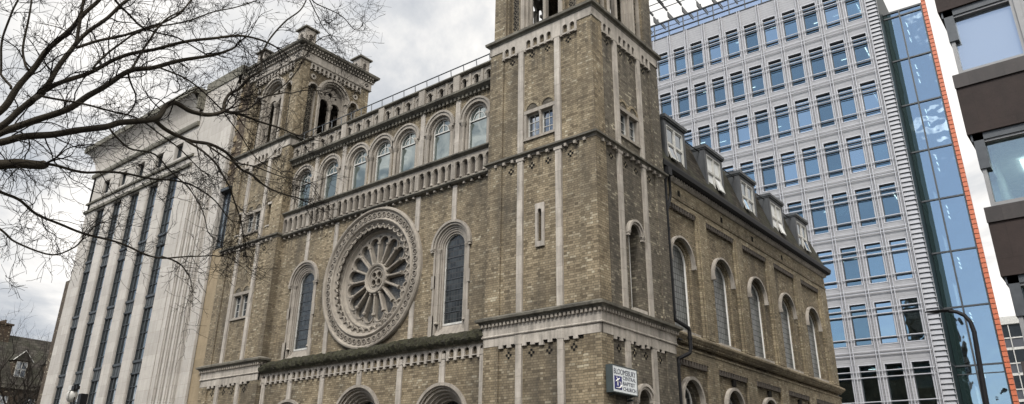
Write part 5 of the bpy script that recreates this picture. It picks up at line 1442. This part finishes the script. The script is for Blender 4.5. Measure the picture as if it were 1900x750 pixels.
def small_tree(x, y, h, label, seed, lean=0):
    R = random.Random(seed); t = empty('bare_tree', (x, y, .0)); tag(t, label, 'tree', 'bare trees beyond the pale office')
    m_ = MB(); base = Vector((0, 0, 0)); top = Vector((lean, 0, h * .45))
    m_.tube([base, base + (top - base) * .5 + Vector((.1, 0, 0)), top], [.22, .17, .13], 8); m_.build('trunk', M['bark'], t)
    c_ = MB()
    for i in range(14):
        d = (Vector((0, 0, 1)) + rv(R) * .8).normalized(); p = base + (top - base) * R.uniform(.6, 1.0)
        grow(c_, R, p, d, h * R.uniform(.32, .5), .08, 0, 3, .5, .25, (5, 5, 3), .25, nside=(5, 4, 3, 3))
    for k in range(len(c_.V)): pass
    c_.build('crown', M['twig_far'], t)
small_tree(-44.0, .2, 13.4, 'slender bare tree in front of the dark brick mansion, its crown against the sky', 5)
small_tree(-43.0, 2.4, 11.6, 'smaller bare tree low in front of the dark brick mansion', 8)

# ================================================================ SKY, SUN, CAMERA
w = bpy.data.worlds.new('World'); scn.world = w; w.use_nodes = True
nt = w.node_tree; nt.nodes.clear(); g = N(nt)
SUN_EL, SUN_AZ = radians(48), radians(158)
sky = g('TexSky'); sky.sky_type = 'NISHITA'; sky.sun_disc = False; sky.sun_elevation = SUN_EL; sky.sun_rotation = SUN_AZ
try: sky.dust_density = .4
except Exception: pass
dirv = g('TexCoord').outputs['Generated']
sx = g('SeparateXYZ', {0: dirv})
zc = g.math('MAXIMUM', sx.outputs[2], 0.0); den = g.math('ADD', zc, .22)
pv = g('CombineXYZ', {0: g.math('DIVIDE', sx.outputs[0], den), 1: g.math('DIVIDE', sx.outputs[1], den), 2: 0.3}).outputs[0]
n1 = g('TexNoise', {'Vector': pv, 'Scale': 1.7, 'Detail': 8, 'Roughness': .6, 'Distortion': .5}).outputs[0]
n2 = g('TexNoise', {'Vector': pv, 'Scale': .55, 'Detail': 4, 'Roughness': .5}).outputs[0]
mixn = g.math('ADD', g.math('MULTIPLY', n1, .6), g.math('MULTIPLY', n2, .5))
# the cloud is thick over the church and opens to blue behind the camera
cover = g.ramp(g.math('ADD', g.math('MULTIPLY', sx.outputs[1], .9), g.math('ADD', .6, g.math('ADD', g.math('MULTIPLY', g.math('SUBTRACT', mixn, .55), 2.6), g.math('MULTIPLY', sx.outputs[2], .25)))), [(.08, 0.0), (.34, 1.0)])
# west side greyer blue, thinner cloud lit from behind towards the middle
shade = g.math('ADD', g.math('ADD', g.math('MULTIPLY', g.math('SUBTRACT', mixn, .55), 3.0), .55), g.math('MULTIPLY', g.math('ADD', sx.outputs[0], .55), .42))
cc = g.ramp(shade, [(.24, (.46, .51, .58)), (.44, (.66, .695, .74)), (.58, (.87, .885, .895)), (.76, (1.12, 1.12, 1.11))])
boost = g.math('ADD', 1.0, g.math('MULTIPLY', g.math('MAXIMUM', g.math('SUBTRACT', 0.05, sx.outputs[1]), 0.0), 3.6))
bcol = g('CombineXYZ', {0: g.math('MULTIPLY', boost, CLOUD * 1.03), 1: g.math('MULTIPLY', boost, CLOUD), 2: g.math('MULTIPLY', boost, CLOUD * .97)}).outputs[0]
cloud = g.mix(1.0, cc, bcol, 'MULTIPLY')
skyb = g.mix(1.0, sky.outputs[0], (SKYB, SKYB, SKYB), 'MULTIPLY')
skyb = g.mix(.50, skyb, (5.2, 5.6, 6.2))
col = g.mix(cover, skyb, cloud)
bgn = g('Background', {'Color': col, 'Strength': .1}); o_ = g('OutputWorld'); nt.links.new(bgn.outputs[0], o_.inputs[0])

sl = bpy.data.lights.new('sun', 'SUN'); sl.energy = SUNE; sl.angle = radians(11); sl.color = (1, .96, .90)
so = bpy.data.objects.new('sun', sl); COL.objects.link(so)
# Nishita rotation is measured from +Y towards +X
sd = Vector((sin(SUN_AZ) * cos(SUN_EL), cos(SUN_AZ) * cos(SUN_EL), sin(SUN_EL)))
so.rotation_euler = (-sd).to_track_quat('-Z', 'Y').to_euler(); so.location = (0, -10, 40)

cam = bpy.data.cameras.new('camera'); co = bpy.data.objects.new('camera', cam); COL.objects.link(co)
yw, pt, rl_ = -0.686058587, .393531549, .0132759525
fwv = Vector((sin(yw) * cos(pt), cos(yw) * cos(pt), sin(pt))); rt = Vector((cos(yw), -sin(yw), 0)); upv = rt.cross(fwv)
r2 = rt * cos(rl_) + upv * sin(rl_); u2 = -rt * sin(rl_) + upv * cos(rl_)
mw = Matrix((r2, u2, -fwv)).transposed().to_4x4(); mw.translation = (11.45, -18, 1.6); co.matrix_world = mw
cam.sensor_width = 36; cam.lens = 1418.54 / 1900 * 36; cam.shift_y = -.01956; cam.clip_start = .1; cam.clip_end = 3000
scn.camera = co
vs = scn.view_settings; vs.view_transform = 'Standard'; vs.look = 'None'; vs.exposure = EXPO; vs.gamma = 1; vs.use_curve_mapping = False
scn.cycles.max_bounces = 6; scn.cycles.transparent_max_bounces = 8; scn.cycles.glossy_bounces = 3; scn.cycles.diffuse_bounces = 3
scn.cycles.caustics_reflective = False; scn.cycles.caustics_refractive = False
